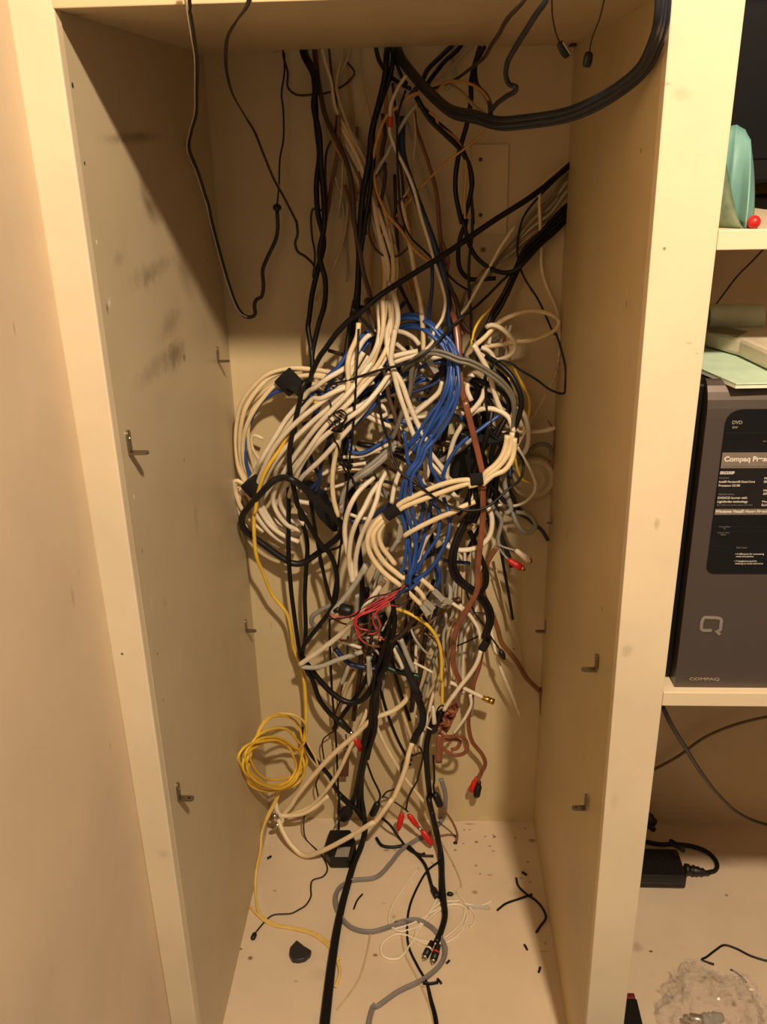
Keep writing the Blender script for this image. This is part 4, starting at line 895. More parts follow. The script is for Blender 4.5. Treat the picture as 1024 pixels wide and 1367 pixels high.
# ------------------------------------------------------------------ grey cables
for dx, lb in ((0,'grey cable arching over the middle to the right, upper of the pair'), (5,'grey cable arching over the middle to the right, lower of the pair')):
    R = [(x-dx*.3, y+dx, d) for x, y, d in route('P 560,470@.55 600,430 660,380@.51 740,345 840,360 940,400@.5 S 350,110 480,180 580,260@.5 640,350 650,450 640,550@.52 630,600')]
    cable('ribbon_cable', mat('pewter_jacket', (112,106,92), .4), 5, None, lb, R=R)
cable('network_cable', mat('pewter_jacket', (112,106,92), .4), 6.5, 'P 635,420@.52 610,500 605,600 580,690@.53 540,790 510,880 480,950', 'grey cable falling from the grey arch down left')
cable('network_cable', mat('pewter_jacket', (112,106,92), .4), 4, 'P 650,430@.53 635,520 620,580@.54', 'thin grey cable beside the falling grey one')
for j in range(3):
    cable('network_cable', [GREY, LGREY, GREY][j], 6.5, f'Q {510-8*j},{50+22*j}@.53 400,{150+20*j} 310,{225+18*j}@.52 230,{290+12*j} 150,{390+10*j}@.54 130,{480+30*j}', 'grey cable of the slanting group left of the middle', group='grey cables slanting left of the middle')
cable('network_cable', GREY, 7, 'H 690,20@.56 700,120 720,200@.56 735,260 700,280', 'grey cable hanging at the right of the straps')
cable('network_cable', GREY, 6, 'H 610,200@.55 640,260 680,320@.56 660,420 665,470', 'grey cable bending down to the red and white plugs')
cable('network_cable', GREY, 6, 'H 700,240@.58 740,275 770,340@.57 810,385 850,385 875,350 860,310@.58 820,280 760,272', 'grey cable making a small teardrop loop at the right')
cable('network_cable', GREY, 4.5, 'H 530,850@.55 590,850 650,855@.55', 'short grey tie across the thick black curve')
cable('network_cable', GREY, 6.5, 'R 230,340@.56 150,380 85,430 90,480 150,500@.58', 'grey cable making a small hook left of the red wires')
cable('network_cable', LGREY, 7.5, 'Q 320,880@.52 270,960@.52 R 460,60@.52 400,170 330,270 240,380@.53 220,410', 'pale grey cable slanting down left to the small black plug')
# black/dark on the right
GK = 'thick black cables curling behind the right straps'
bundle('power_cable', BLACK, 7.5, 4, 30, 'F 520,330@.56 600,380@.55 660,440 700,520@.54 690,620 650,720@.53 600,830 570,900@.53 H 545,110 530,200@.52 480,310', 'thick black cable curling behind the right straps', GK, dep=.012, wob=.5)
GK2 = 'thick black cables of the lower S curve'
for dx in (0, 5.0):
    R = [(x+dx, y-dx*.4, d+dx*.001) for x, y, d in route('H 490,290@.53 450,360 415,440 392,530@.51 395,600 430,665 500,720@.51 560,770 600,840 605,900@.52 580,980 J 545,100@.54 530,150')]
    cable('power_cable', BLACK, 7, None, 'thick black cable of the S curve left of the copper-brown cable', group=GK2, R=R)
cable('power_cable', BLACK, 7, 'H 500,380@.55 560,520 595,620 590,690 550,740@.54', 'black cable crossing behind the copper-brown cable below the bow')
cable('thin_wire', BLACK, 3.8, 'P 380,590@.53 390,700 410,830 460,980@.51 Q 480,150 530,250 650,340@.48 780,440 870,490 1024,520@.48 H 600,240@.485 720,140 790,80 805,0@.53 S 700,780 640,710 560,660@.52 500,620 480,560', 'thin black wire swinging across the strapped white cables up to the right straps', 'wire')
cable('thin_wire', BLACK, 3.5, 'S 450,190@.53 455,300 460,440 490,580@.53', 'thin black wire dropping from the grey arch, right one', 'wire')
cable('thin_wire', BLACK, 3.5, 'S 340,700@.51 345,900 345,1020@.5 H 500,60@.49 500,230', 'thin black wire hanging over the strapped white pair', 'wire')
sleeve('cable_strap', VELC, (683,578,.53), (683,592,.53), 20, 'black strap on the right side of the ring of white cables', sy=.8)
cable('strap_tail', VELC, 12, 'S 400,635@.53 460,650 540,640 620,620@.52 655,615', 'broad black strap lying across the right of the tangle', 'strap', prof='flat')
bm = bmesh.new(); p = at(636,600,Y=.575); 
# black transformer behind
e = empty('black_adapter', at(625,600,Y=.585), 'black adapter buried behind the copper-brown cable', 'power adapter')
mt = frame(at(610,590,Y=.585), at(650,580,Y=.585)); bm = bmesh.new(); boxM(bm, Matrix.Translation(at(625,608,Y=.60)) @ Matrix.Rotation(.25,4,'Y'), .024, .018, .045); obj('housing', bm, PLAST, e, bevel=.006)
bm = bmesh.new(); boxM(bm, Matrix.Translation(at(612,585,Y=.585)) @ Matrix.Rotation(.25,4,'Y'), .010, .004, .012); obj('plug_face', bm, PLAST, e, bevel=.002)
# pale round reel on the right
e = empty('round_reel', at(712,640,Y=.63), 'pale round plastic cap beside the right wall behind the thin white bow', 'cap')
c = at(712,640,Y=.625); r = 30*mpp(c); bm = bmesh.new()
lathe(bm, c+Vector((0,.022,0)), c-Vector((0,.004,0)), [(0,r),(.6,r),(.8,r*.93),(.8,r*.72),(.88,r*.66),(1,r*.5)], 40); obj('body', bm, mat('aged_cream_plastic', (196,180,140), .4), e, smooth=False)
cable('network_cable', mat('pewter_jacket', (112,106,92), .4), 6, 'S 730,760@.61 780,700 840,680 890,700@.61 910,760', 'grey cable arching over the pale round cap')
cable('thin_wire', mat('pale_brick_wire', (170,110,76), .6), 2.5, 'S 880,520@.63 920,590 935,680 920,800 890,900@.63 840,950 770,960 720,930', 'thin reddish wire bowing round the pale cap at the right wall', 'wire')
# yellow bits on the right
cable('thin_wire', YEL, 4, 'D 550,745@.6 510,790 460,840 425,900@.57 410,960 F 490,200', 'yellow wire slanting down left at the upper right of the tangle', 'wire')
cable('thin_wire', OCH, 3, 'F 690,60@.6 720,280 780,390 830,450@.6', 'ochre wire down the back wall beside the big ring', 'wire')
cable('thin_wire', YEL, 3.5, 'F 740,320@.6 790,420 830,500@.59 825,600 780,720@.58 750,800 755,900 790,980@.59 840,1000', 'yellow wire hanging behind the right straps', 'wire')
cable('thin_wire', YEL, 4, 'F 720,330@.61 705,400@.6 710,460', 'short yellow wire beside the grey arch end', 'wire')

# ------------------------------------------------------------------ second brown wires, coil, plugs at right
cable('speaker_wire', BRN2, 6.5, 'H 655,470@.55 610,540 570,640@.56 580,740 620,830 660,940@.6 J 640,120 720,220 780,320@.62 860,395', 'bronze speaker wire running out right to the corner', prof='twin')
bm = bmesh.new(); P0, P1 = at(721.5,920,Y=.628), at(723.5,960,Y=.628)
e = empty('cable_end', P1, 'flat frayed brown wire end hanging in the right back corner', 'wire end')
lathe(bm, P0, P1, [(0,.0022),(.1,.0042),(.85,.0038),(1,.001)], 10, 1, .4); obj('jacket', bm, BRN2, e)
cable(None, BRN2, 2, 'J 855,390@.625 862,370 868,395', None, parent=e, part='strand')
e = empty('speaker_wire', at(640,1050,Y=.62), 'copper-brown wire ending in a red and a black plug on the right', 'cable')
cable(None, BRC, 5.5, 'J 530,145@.56 510,260 480,350 460,480 450,580@.6 470,680 530,760 545,810@.615 530,850', None, parent=e, part='jacket', prof='twin')
cable(None, BRC, 3, 'J 540,830@.615 510,870 490,900@.615', None, parent=e, part='red_lead'); cable(None, BRC, 3, 'J 538,840@.61 515,895 505,915@.61', None, parent=e, part='black_lead')
plug('red_plug', RED, e, (636,1038,.615), (629,1056,.615), 8, label='red plug'); plug('black_plug', PLAST, e, (640,1043,.61), (636,1063,.61), 9.5, label='black plug')
# tangled brown coil
e = empty('speaker_wire', at(600,980,Y=.57), 'clear copper-brown wire wound into a small tangled coil on the right', 'cable')
s = 'J 400,385@.56 350,460@.555'
R = []
for k in range(44):
    t = k/43; a = k*1.15
    R.append((520+(372-70*t+24*math.cos(a))/4.267, 830+(470+150*t+22*math.sin(a))/4.267, .565+.012*math.sin(a*1.3)))
cable(None, BRC, 4.6, None, None, parent=e, part='wound_section', R=R)
cable(None, BRC, 5.2, 'J 290,620@.56 330,655 400,650@.545 440,690 430,745 380,760@.555 320,735 290,690 340,670@.56 400,680 385,720 350,730', None, parent=e, part='loop', prof='twin')
cable(None, BRC, 9, 'J 290,640@.56 285,720 280,800@.56', None, parent=e, part='tail', prof='twin')
e = empty('black_plug', at(582,958,Y=.57), 'black plug with a white pointed cap at the upper left of the brown wire coil', 'plug')
plug('body', PLAST, e, (592,948,.575), (577,978,.575), 13, [(0,.6),(.15,.9),(.5,1),(.55,.8),(.9,.85),(1,.5)])
plug('white_cap', WHITE, e, (578,942,.565), (580,966,.565), 6.5, [(0,.25),(.2,.8),(.9,1),(1,.9)], label='white pointed cap')
cable(None, BLACK, 2.4, 'J 262,540@.57 280,490 300,475 312,490@.57', None, parent=e, part='wire')
cable(None, WHITE, 2.4, 'J 150,535@.56 200,590 240,615@.565', None, parent=e, part='white_wire')
# white cables J
e = empty('coaxial_cable', at(650,936,Y=.58), 'white cable ending in a gold screw plug at the right', 'cable')
cable(None, WHITE, 5.5, 'J 345,345@.57 430,382 530,430@.575', None, parent=e, part='jacket')
plug('gold_plug', BRASS, e, (644,931,.575), (659,937,.575), 8.5, [(0,.8),(.3,.8),(.35,1),(.6,1),(.62,.75),(.7,1),(1,1)])
cable('coaxial_cable', WHITE, 5.2, 'H 440,800@.54 500,860 545,930 560,990@.54 J 515,100', 'white printed cable coming down to the end of the thick black curve')
cable('coaxial_cable', WHITE, 6, 'J 522,160@.54 500,230 465,290 410,360 340,455@.54 310,505', 'white cable slanting down left from the taped black end')
cable('coaxial_cable', WHITE, 4.5, 'J 460,415@.57 465,470 440,530 400,590 365,635@.575', 'white cable with black print hanging behind the brown coil')
sleeve('tape_wrap', PLAST, (650,856,.54), (643,868,.54), 12, 'black tape wrapped round the end of the thick black curve', 'tape')
cable('zip_tie', BLACK, 2.6, 'J 385,138@.55 450,110 520,75@.54', 'short thin black tie tail pointing left of the taped end', 'cable tie')
e = empty('zip_tie', at(670,870,Y=.56), 'thin black wire with a round tip right of the taped end', 'wire')
cable(None, BLACK, 2.4, 'H 470,690@.55 520,830 590,930 J 560,60@.545 630,160@.56', None, parent=e, part='wire'); plug('tip', PLAST, e, (668,867,.56), (673,880,.56), 8, [(0,.4),(.3,1),(.7,1),(1,.5)])
# thick black with white printed tail
cable('power_cable', BLACK, 10, 'R 560,400@.62 600,500@.61 645,600@.57 690,700 750,830 820,980@.53 J 160,420 190,520@.54 185,590 150,650 135,690', 'thick black cable slanting down to the right in the lower middle', prof='flat')
cable('power_cable', BLACK, 6.5, 'R 630,300@.54 650,430 640,560 620,700@.54 540,860', 'black cable hanging under the red wires')
e = empty('coaxial_cable', at(430,1130,Y=.5), 'long thick white cable sweeping from the lower black cable down left to the corner', 'cable')
cable(None, WARMW, 6.9, 'J 130,690@.54 110,750 95,820@.53 60,920 20,1010@.52 L 90,110@.5 0,230 K 850,160@.49 700,250 540,330@.51 450,350 380,290@.54 330,210 300,130@.58', None, parent=e, part='jacket')
for (x, y) in ((548,1008),(546,1014),(545,1020)):
    sleeve('print_mark', PLAST, (x+.8,y-1.2,.536), (x,y+1.5,.536), 8.4, None, parent=e)
cable('coaxial_cable', WARMW, 6.8, 'O 470,455@.58 470,490 430,530 350,565@.57 300,610 200,700 90,830@.58 I 380,1000 330,1060', 'thick white cable slanting down left above the black adapter')
cable('coaxial_cable', WARMW, 5.6, 'O 335,530@.59 310,590 280,650@.58 220,770 140,860@.6 70,890 20,900', 'white cable slanting down left below the thicker white one')
cable('coaxial_cable', WARMW, 5, 'O 340,370@.58 352,480 360,570 400,660@.59 460,760 540,870@.6 560,960', 'white cable slanting down right to the cabinet bottom')
cable('coaxial_cable', WHITE, 7.5, 'R 580,180@.53 470,330 370,450@.52 300,530 150,650 0,755@.57', 'white cable slanting down left under the red wires')
cable('coaxial_cable', LGREY, 6.5, 'R 0,765@.575 80,775 150,765 250,725@.56 340,695 430,665@.56', 'pale grey cable crossing left below the red wires')
cable('network_cable', TAN, 5, 'R 420,700@.6 380,800 320,920@.61 290,1020', 'beige cable hanging left of the black loop')
cable('network_cable', LGREY, 6, 'R 470,700@.57 475,850 490,980@.58 O 350,600', 'pale grey cable hanging straight beside the central black bundle')
cable('network_cable', LGREY, 7, 'R 690,580@.55 730,680 780,800@.56', 'pale cable with a cut end pointing down right of the thick black cable')
cable('network_cable', WHITE, 3.6, 'R 780,740@.56 850,775 910,808@.56', 'thin white cable end pointing right in the lower middle')
cable('network_cable', WHITE, 5, 'R 640,640@.54 680,720 705,780@.54', 'thin white cable beside the thick black one')
cable('network_cable', TAN, 4.5, 'R 1000,780@.6 940,860 870,980@.6', 'beige cable slanting down left behind the yellow one')
for j in range(6):
    x = 590+j*7
    cable('network_cable', [LGREY, TAN, WHITE, TAN, LGREY, WHITE][j], 4.6, f'H {430+j*22},{500+(j%2)*60}@.6 {420+j*24},700 {400+j*26},860@.6 J {340+j*26-30},60@.605 {310+j*22},220 {290+j*26},{330+40*(j%3)}@.61', 'pale cable hanging straight behind the copper-brown cable', group='pale cables behind the copper-brown cable')
cable('thin_wire', YEL, 4.6, 'R 640,370@.56 700,385 760,410 880,490@.54 950,600 970,720 970,860@.55 J 300,330 300,470@.56', 'thick yellow wire curving down at the right of the lower tangle', 'wire')
# RCA pair
e = empty('audio_cable', at(690,745,Y=.56), 'grey audio wire ending in a red and a white plug on the right', 'cable')
cable(None, GREY, 3, 'H 650,440@.56 680,465 760,490@.555', None, parent=e, part='white_lead'); cable(None, GREY, 3, 'H 650,450@.56 690,510 718,540@.555', None, parent=e, part='red_lead')
w_plug = plug('white_plug', WHITE, e, (688,734,.555), (706,748,.55), 9, [(0,.5),(.15,.8),(.5,.85),(.55,1),(1,1)], label='white plug'); plug('plug_ring', BRASS, w_plug, (706,748,.55), (710,751,.549), 8, [(0,1),(.6,1),(.62,.5),(1,.5)])
w_plug = plug('red_plug', RED, e, (678,747,.555), (696,758,.55), 10, [(0,.5),(.15,.8),(.5,.9),(.55,1),(1,.9)], label='red plug'); plug('plug_ring', BRASS, w_plug, (696,758,.55), (701,761,.549), 7, [(0,1),(.5,1),(.55,.5),(1,.5)])
cable('antenna_wire', BLACK, 4.2, 'H 675,475@.59 700,620 725,760 745,882@.6', 'stiff straight black wire hanging left of the red plug', 'wire')
cable('thin_wire', TAN, 2, 'H 650,600@.61 700,780 760,960@.625 J 740,130 780,300 850,390@.63', 'hair thin tan wire running to the right corner', 'wire')

# clear network plugs
GP = 'clear network plugs above the red wires'
def netplug(s, a, b, lb, m=WARMW, w_=6.5):
    e = empty('network_cable', at(a[0],a[1],Y=a[2]), lb, 'cable')
    cable(None, m, w_, s, None, parent=e, part='jacket')
    A, B = at(*a[:2], Y=a[2]), at(*b[:2], Y=b[2]); mt = frame(A, B) @ Matrix.Translation((0,0,(B-A).length/2))
    bm = bmesh.new(); boxM(bm, mt, .0050, .0034, (B-A).length/2); cp_ = obj('clear_plug', bm, CLEAR, e, bevel=.0008)
    bm = bmesh.new()
    for k in range(4): boxM(bm, mt @ Matrix.Translation((-.0036+.0024*k, -.0036, (B-A).length*.3)), .0005, .0004, (B-A).length*.16)
    obj('contacts', bm, BRASS, cp_)
netplug('R 740,255@.51 780,295 830,345@.51', (563,808,.51), (573,820,.508), 'white cable with a clear plug, lowest of those above the red wires')
netplug('R 790,225@.51 830,265 855,310@.51', (567,802,.51), (579,813,.512), 'white cable with a clear plug, second of those above the red wires')
netplug('R 830,170@.51 880,210 915,245@.51', (579,788,.51), (592,801,.508), 'white cable with a clear plug, highest of those above the red wires')
netplug('Q 870,930@.54 R 1020,320@.53 960,345@.53', (592,808,.53), (580,803,.53), 'grey cable with a clear plug lying against the others', LGREY, 6)
netplug('H 460,830@.53 400,790@.53', (603,804,.53), (588,800,.525), 'white printed cable with a clear plug pointing left', WHITE, 5)
netplug('P 700,350@.54 720,400@.54', (571,479,.54), (583,497,.54), 'grey cable with a clear plug below the grey arch', GREY, 5)
netplug('E 560,640@.55 530,600@.55', (420,596,.55), (411,592,.55), 'white cable with a clear plug left of the small black plugs', WHITE, 4.5)
netplug('Q 470,800@.53 520,720@.52', (532,722,.52), (536,700,.515), 'grey cable with a clear plug under the single white end', LGREY, 6)
# small black plugs left of the middle
for s, a, b, lb in (('P 200,900@.54 Q 120,180@.54', (452,616,.53), (470,624,.53), 'small black plug on a thin wire left of the grey group, upper'),
                    ('Q 60,60@.54 130,200 190,290@.53', (471,640,.53), (479,648,.53), 'small black plug on a thin wire left of the grey group, lower')):
    e = empty('small_plug_wire', at(a[0],a[1],Y=a[2]), lb, 'wire'); cable(None, BLACK, 2.4, s+f' Z {a[0]},{a[1]}', None, parent=e, part='wire'); plug('plug', PLAST, e, a, b, 8, [(0,.5),(.2,1),(1,1)])
e = empty('black_plug', at(461,815,Y=.52), 'black square plug on the pale grey cable left of the red wires', 'plug')
plug('body', PLAST, e, (453,812,.525), (470,817,.52), 17, [(0,.7),(.1,1),(.9,1),(1,.8)], n=8); plug('collar', PLAST, e, (447,815,.53), (454,813,.525), 10, [(0,.8),(1,1)])
# crumpled thin black wire knot
R = [(430+(110+55*math.sin(k*2.1)+20*math.cos(k*.7))/5.12, 400+(830+50*math.cos(k*1.7)+40*math.sin(k*.6))/5.12, .5+.012*math.sin(k*1.1)) for k in range(26)]
cable('thin_wire', BLACK, 2.4, None, 'crumpled knot of thin black wire on the diagonal white bundle', 'wire', R=R)
cable('thin_wire', BLACK, 3, 'P 250,200@.52 245,350 235,500@.5 225,700 215,850 200,1010@.51 Q 190,150 175,350 160,500 145,600@.55 R 260,100 220,330', 'thin black wire falling straight through the left of the tangle', 'wire')
cable('thin_wire', BLACK, 2.6, 'P 215,0@.57 190,120 160,300 140,470@.56', 'thin dark wire left of the upright white cable', 'wire')
cable('thin_wire', BLACK, 2.6, 'P 20,640@.52 60,720 50,820@.51 80,950 110,1000 Q 120,120@.52 180,250 240,350@.53', 'thin black wire wandering down left of the bunch', 'wire')
cable('thin_wire', BLACK, 3.4, 'Q 135,600@.55 125,760 R 140,0@.56 180,180 220,330@.56', 'thin black wire dropping from the flap to the grey hook', 'wire')
cable('power_cable', BLACK, 5, 'N 255,600@.56 270,690 285,770 310,880@.57 320,900', 'black wire running down inside the right half of the hoop')
cable('thin_wire', BLACK, 3, 'R 205,440@.58 205,560 210,700 220,900@.6 I 600,200 615,400 635,650 645,880 655,1020@.62', 'long thin black wire hanging straight to the black adapter', 'wire')
cable('thin_wire', DBRN, 2.2, 'R 330,560@.6 320,760 280,960@.61 I 660,400 630,480 640,560 560,630 565,740@.62', 'thin dark wire with an angular bend over the left back wall', 'wire')

# red and black thin wires
GRD = 'thin red wires fanning left from the blue knot'
knot = 'R 735,205@.505'
reds = ['700,235 620,290 520,340 440,385 380,420@.49 290,430 205,415', '690,250 600,310 500,370 400,430@.485 380,480 400,560 455,612@.49', '700,225 600,275 500,290 440,330@.49 400,390 350,420 230,445', '720,240 640,300 560,350 520,410@.49 540,450 550,500 510,540 470,545',
        '700,250 600,330 520,375 460,400@.485 385,440 400,500 470,520', '745,290 735,330 680,350 600,350@.49 530,390 490,440', '690,240 590,330 520,400 500,450@.5 530,520 550,570 580,585', '710,230 640,260 560,300 480,350@.49 420,400 360,430 320,430', '700,240 580,340 470,400 390,420@.49 370,470 420,560']
for s in reds: cable('thin_wire', PINK, 2.1, f'{knot} {s}', 'thin red wire fanning out left from the blue knot', 'wire', GRD)
for s in ('690,230 600,270 510,290 430,340@.487 400,400 330,430 210,445', '700,240 570,345 450,410@.49 395,490 440,510 530,525 550,490', '690,250 590,320 480,400 375,470@.5 420,600 500,700', '745,280 740,320 700,345 620,340@.49'):
    cable('thin_wire', BLACK, 2.1, f'{knot} {s}', 'thin black wire mixed into the red fan', 'wire', 'thin black wires in the red fan')
cable('network_cable', DBLUE, 6.5, 'R 745,225@.5 690,260 660,290@.5 600,310 500,335@.51', 'navy cable end under the red fan')
# green ring & dark ring
cable('network_cable', GRN, 7.5, 'R 590,770@.58 650,795 720,815 800,830@.57 830,845', 'dark green cable end crossing the thick black cable')
cable('network_cable', DBLUE, 7, 'R 240,640@.6 290,700 350,750 430,770@.59 520,785 600,780@.59', 'dark blue cable forming the bottom of the lower ring')
cable('network_cable', LGREY, 5.5, 'R 230,590@.6 250,680 330,750 430,790@.6 500,785', 'grey cable under the dark blue ring bottom')
cable('network_cable', WHITE, 5, 'R 250,580@.58 330,610 420,640@.58', 'short white cable inside the lower ring')
cable('power_cable', DBRN, 7, 'R 800,330@.55 790,420 740,500 690,550@.54 620,600', 'dark brown cable curving down left under the clear plugs')
# central lower black bundle
GL = 'black cables of the lower central bundle'
for s, w_ in (('R 590,560@.55 565,700 525,800 505,900 512,1020@.56 O 350,500 345,570 320,680@.57 300,780 285,850@.6', 6), ('R 620,590@.545 600,740 540,860 O 375,440@.55 360,480 360,600 330,690@.57 310,790 305,860@.6 K 790,120@.6', 6.5), ('R 610,580@.55 590,720 575,800@.55 O 400,340 375,430 350,500@.56 350,600 325,700 315,800 320,900@.6', 6), ('R 640,380@.55 610,500 590,620@.55 O 385,330 370,430 365,560@.57 335,700', 5.5)):
    cable('power_cable', BLACK, w_, s, 'black cable of the bundle hanging down the lower middle', group=GL)
sleeve('white_band', WHITE, (475,1057,.597), (474,1064,.597), 7, 'small white band round the lower central black cable', 'band')
cable('extension_cord', BLACK, 11, 'K 770,-20@.6 790,100@.6 800,200@f 780,290@f 735,400@f 700,520@f 665,650@f 635,800@f 612,950@f 590,1130@f 570,1310@f 562,1400@f', 'broad flat black cord running over the cabinet bottom to the front', prof='twin', clamp=False, taper=lambda t: .62+.45*t)
# red wire scraps, copper block
e = empty('crimp_connector', at(478,994,Y=.58), 'red crimp connector beside the lower white cable', 'connector'); plug('sleeve', RED, e, (474,986,.58), (482,1001,.58), 8, [(0,.7),(.1,1),(1,.9)]); plug('lug', BRASS, e, (482,1001,.58), (484,1005,.58), 4, [(0,1),(1,1)])
e = empty('brown_tag', at(459,1030,Y=.62), 'brown tag hanging on the wall behind the slanting white cables', 'tag')
bm = bmesh.new(); P = [at(x, y, Y=.62) for x, y in ((460,1003),(467,1004),(465,1037),(453,1037))]; A = [bm.verts.new(p) for p in P]; B = [bm.verts.new(p+Vector((0,.004,0))) for p in P]; bm.faces.new(A[::-1]); bm.faces.new(B)
for k in range(4): bm.faces.new((A[k], A[(k+1)%4], B[(k+1)%4], B[k]))
obj('card', bm, mat('brown_card', (96,58,34), .6), e, bevel=.0008); cable(None, DBRN, 2, 'I 690,600@.615 700,690@.62', None, parent=e, part='string')

# ------------------------------------------------------------------ lower middle wires with clips
e = empty('alligator_lead', at(550,1110,Y=.56), 'dark wires ending in two red alligator clips near the cabinet bottom', 'test lead')
cable(None, DBRN, 3, 'J 170,710@.57 190,760 160,900@.58 L 230,0 180,90@.58 165,160', None, parent=e, part='wire')
cable(None, DBRN, 2.6, 'J 190,740@.57 130,765@.58 80,790 O 440,795@.59 400,812 385,832@.6', None, parent=e, part='wire')
cable(None, DBRN, 2.6, 'O 385,825@.6 420,842@.595 450,862 474,880@.585', None, parent=e, part='wire')
for a, b, w_ in (((537,1085,.58),(532,1108,.57),8.5), ((545,1087,.58),(558,1104,.57),8.5), ((563,1108,.565),(577,1128,.55),9.5)):
    plug('red_clip', RED, e, a, b, w_, [(0,.55),(.08,.7),(.2,1),(.8,.85),(.9,.7),(1,.5)], sy=.7, label='red clip')
plug('clip_jaw', METAL, e, (558,1104,.57), (564,1110,.565), 6, [(0,.8),(1,.8)])
for s, a, b, w_, lb in (('O 325,690@.59 350,760 378,825@.6 372,848', (505,1071,.6), (497,1088,.6), 10, 'small black barrel plug on a thin wire left of the red clips'),
    ('J 250,760@.58 255,900@.58 L 310,40 315,70', (580,1058,.58), (588,1076,.575), 10, 'black barrel plug hanging right of the red clips'),
    ('L 345,140@.575 400,210 435,290@.58 432,330', (608,1125,.58), (606,1141,.59), 10, 'black plug on a curved wire at the back edge of the cabinet bottom')):
    e = empty('barrel_plug_wire', at(a[0],a[1],Y=a[2]), lb, 'wire'); cable(None, BRN2 if 'curved' in lb else BLACK, 3, s, None, parent=e, part='wire'); plug('barrel_plug', PLAST, e, a, b, w_, [(0,.5),(.15,.9),(.3,1),(.9,1),(1,.8)])
cable('thin_wire', BRN2, 3, 'L 340,300@f 400,292@f 430,300@f', 'short bronze wire lying at the back edge of the cabinet bottom', 'wire')
# black adapter with label on the floor
e = empty('power_adapter', at(455,1140,z=0), 'black power adapter with a pale label lying at the back of the cabinet bottom', 'power adapter')
zt_ = .03
pp = [at(x, y, z=zt_) for x, y in ((440,1107),(468,1107),(475,1122),(467,1145),(441,1145),(432,1132))]
bm = bmesh.new(); A = [bm.verts.new(p) for p in pp]; cx_ = sum((p for p in pp), Vector())/6
B = [bm.verts.new(Vector((cx_.x+(p.x-cx_.x)*1.03, cx_.y+(p.y-cx_.y)*1.03, .001))) for p in pp]; bm.faces.new(A); bm.faces.new(B[::-1])
for k in range(6): bm.faces.new((A[k], A[(k+1)%6], B[(k+1)%6], B[k]))
obj('housing', bm, PLAST, e, bevel=.004)
lp = [at(x, y, z=zt_+.0004) for x, y in ((451,1131),(468,1131),(465,1144),(447,1144))]
bm = bmesh.new(); hexa(bm, lp+[p+Vector((0,0,.0006)) for p in lp]); lab = obj('label_sticker', bm, mat('silver_sticker', (168,160,146), .45, col2=(120,114,104), scale=500), e)
cable(None, BLACK, 3.4, 'K 655,0@.6 648,90@.6 650,200@.6', None, parent=e, part='lead')
e = empty('black_power_plug', at(462,1086,Y=.6), 'black moulded plug with a cord just above the black adapter', 'plug')
plug('body', PLAST, e, (469,1072,.6), (457,1094,.6), 19, [(0,.35),(.25,.5),(.45,.95),(.8,1),(1,.7)], sy=.7); cable(None, BLACK, 5, 'K 735,15@.6 720,55@.6', None, parent=e, part='cord'); cable(None, BLACK, 7, 'K 650,0@.6 700,50 760,90 800,150@.6', None, parent=e, part='joined_cord')
plug('lead_tip', LGREY, e, (452,1094,.6), (447,1104,.6), 3, [(0,1),(1,.7)])

# ------------------------------------------------------------------ yellow cord and coil
e = empty('yellow_cord', at(370,1010,Y=.6), 'yellow cord running down past the hoop into a loose coil at the lower left', 'cord')
cable(None, YEL, 5.2, 'E 570,310@.55 530,360 480,420 430,470@.535 380,530 330,620 250,740@.53 200,880 180,1000 G 175,200@.55 175,330 190,460@.56 230,560 280,680@.59 370,800 395,900 410,1000@.61 I 430,200 452,300 462,420@.61 462,550 450,640@.6', None, parent=e, part='cord')
cc = []
loops = [(292,715,150,130,0),(300,730,158,140,.2),(285,760,170,120,-.2),(270,770,160,125,.3),(300,690,150,200,.1),(290,800,180,110,-.1),(240,760,165,120,.4)]
R = [(x, y, d) for x, y, d in route('I 462,560@.6 455,640')]
n = 0
for li, (cx0, cy0, rx, ry, tw) in enumerate(loops):
    nx = loops[min(li+1, len(loops)-1)]
    for k in range(12):
        t = k/12; a = -.25+t*2*PI
        x0 = cx0+(nx[0]-cx0)*t; y0 = cy0+(nx[1]-cy0)*t; a_x = rx+(nx[2]-rx)*t; a_y = (ry+(nx[3]-ry)*t)*1.12
        px = x0+a_x*math.cos(a)+14*math.sin(3*a+li); py = y0+a_y*math.sin(a)+10*math.cos(2*a+li*1.7)
        R.append((300+px/4.267, 840+py/4.267, .615-.20*max(0, (430-px)/350)+.012*math.sin(a+li)+.004*(li % 3)))
cable(None, YEL, 3.6, None, None, parent=e, part='coil', R=R)
cable(None, mat('pale_yellow_jacket', (232,198,110), .45), 3.2, 'I 180,640@.49 190,580 230,520@.52 310,480@.57 400,490 460,540 470,640@.6 520,740 530,830@.61 440,900', None, parent=e, part='outer_loop')
e = empty('yellow_cord', at(330,1150,Y=.5), 'pale yellow double cord hanging from the coil and lying across the cabinet bottom', 'cord')
pr_ = 'I 300,900@.57 K 290,30@.57 240,130@.55 160,230@.54 100,310@.52 80,420@.47 100,540@f 190,690@f 270,745@f 400,770@f 500,800@f 590,865@f 640,950@f 655,1020@f 630,1100@f'
cable(None, mat('pale_yellow_jacket', (232,198,110), .45), 3.8, pr_, None, parent=e, part='cord')
cable(None, mat('pale_yellow_jacket', (232,198,110), .45), 3.6, None, None, parent=e, part='second_cord', R=[(x+2.6, y-1.5, d) for x, y, d in route(pr_)][:13])
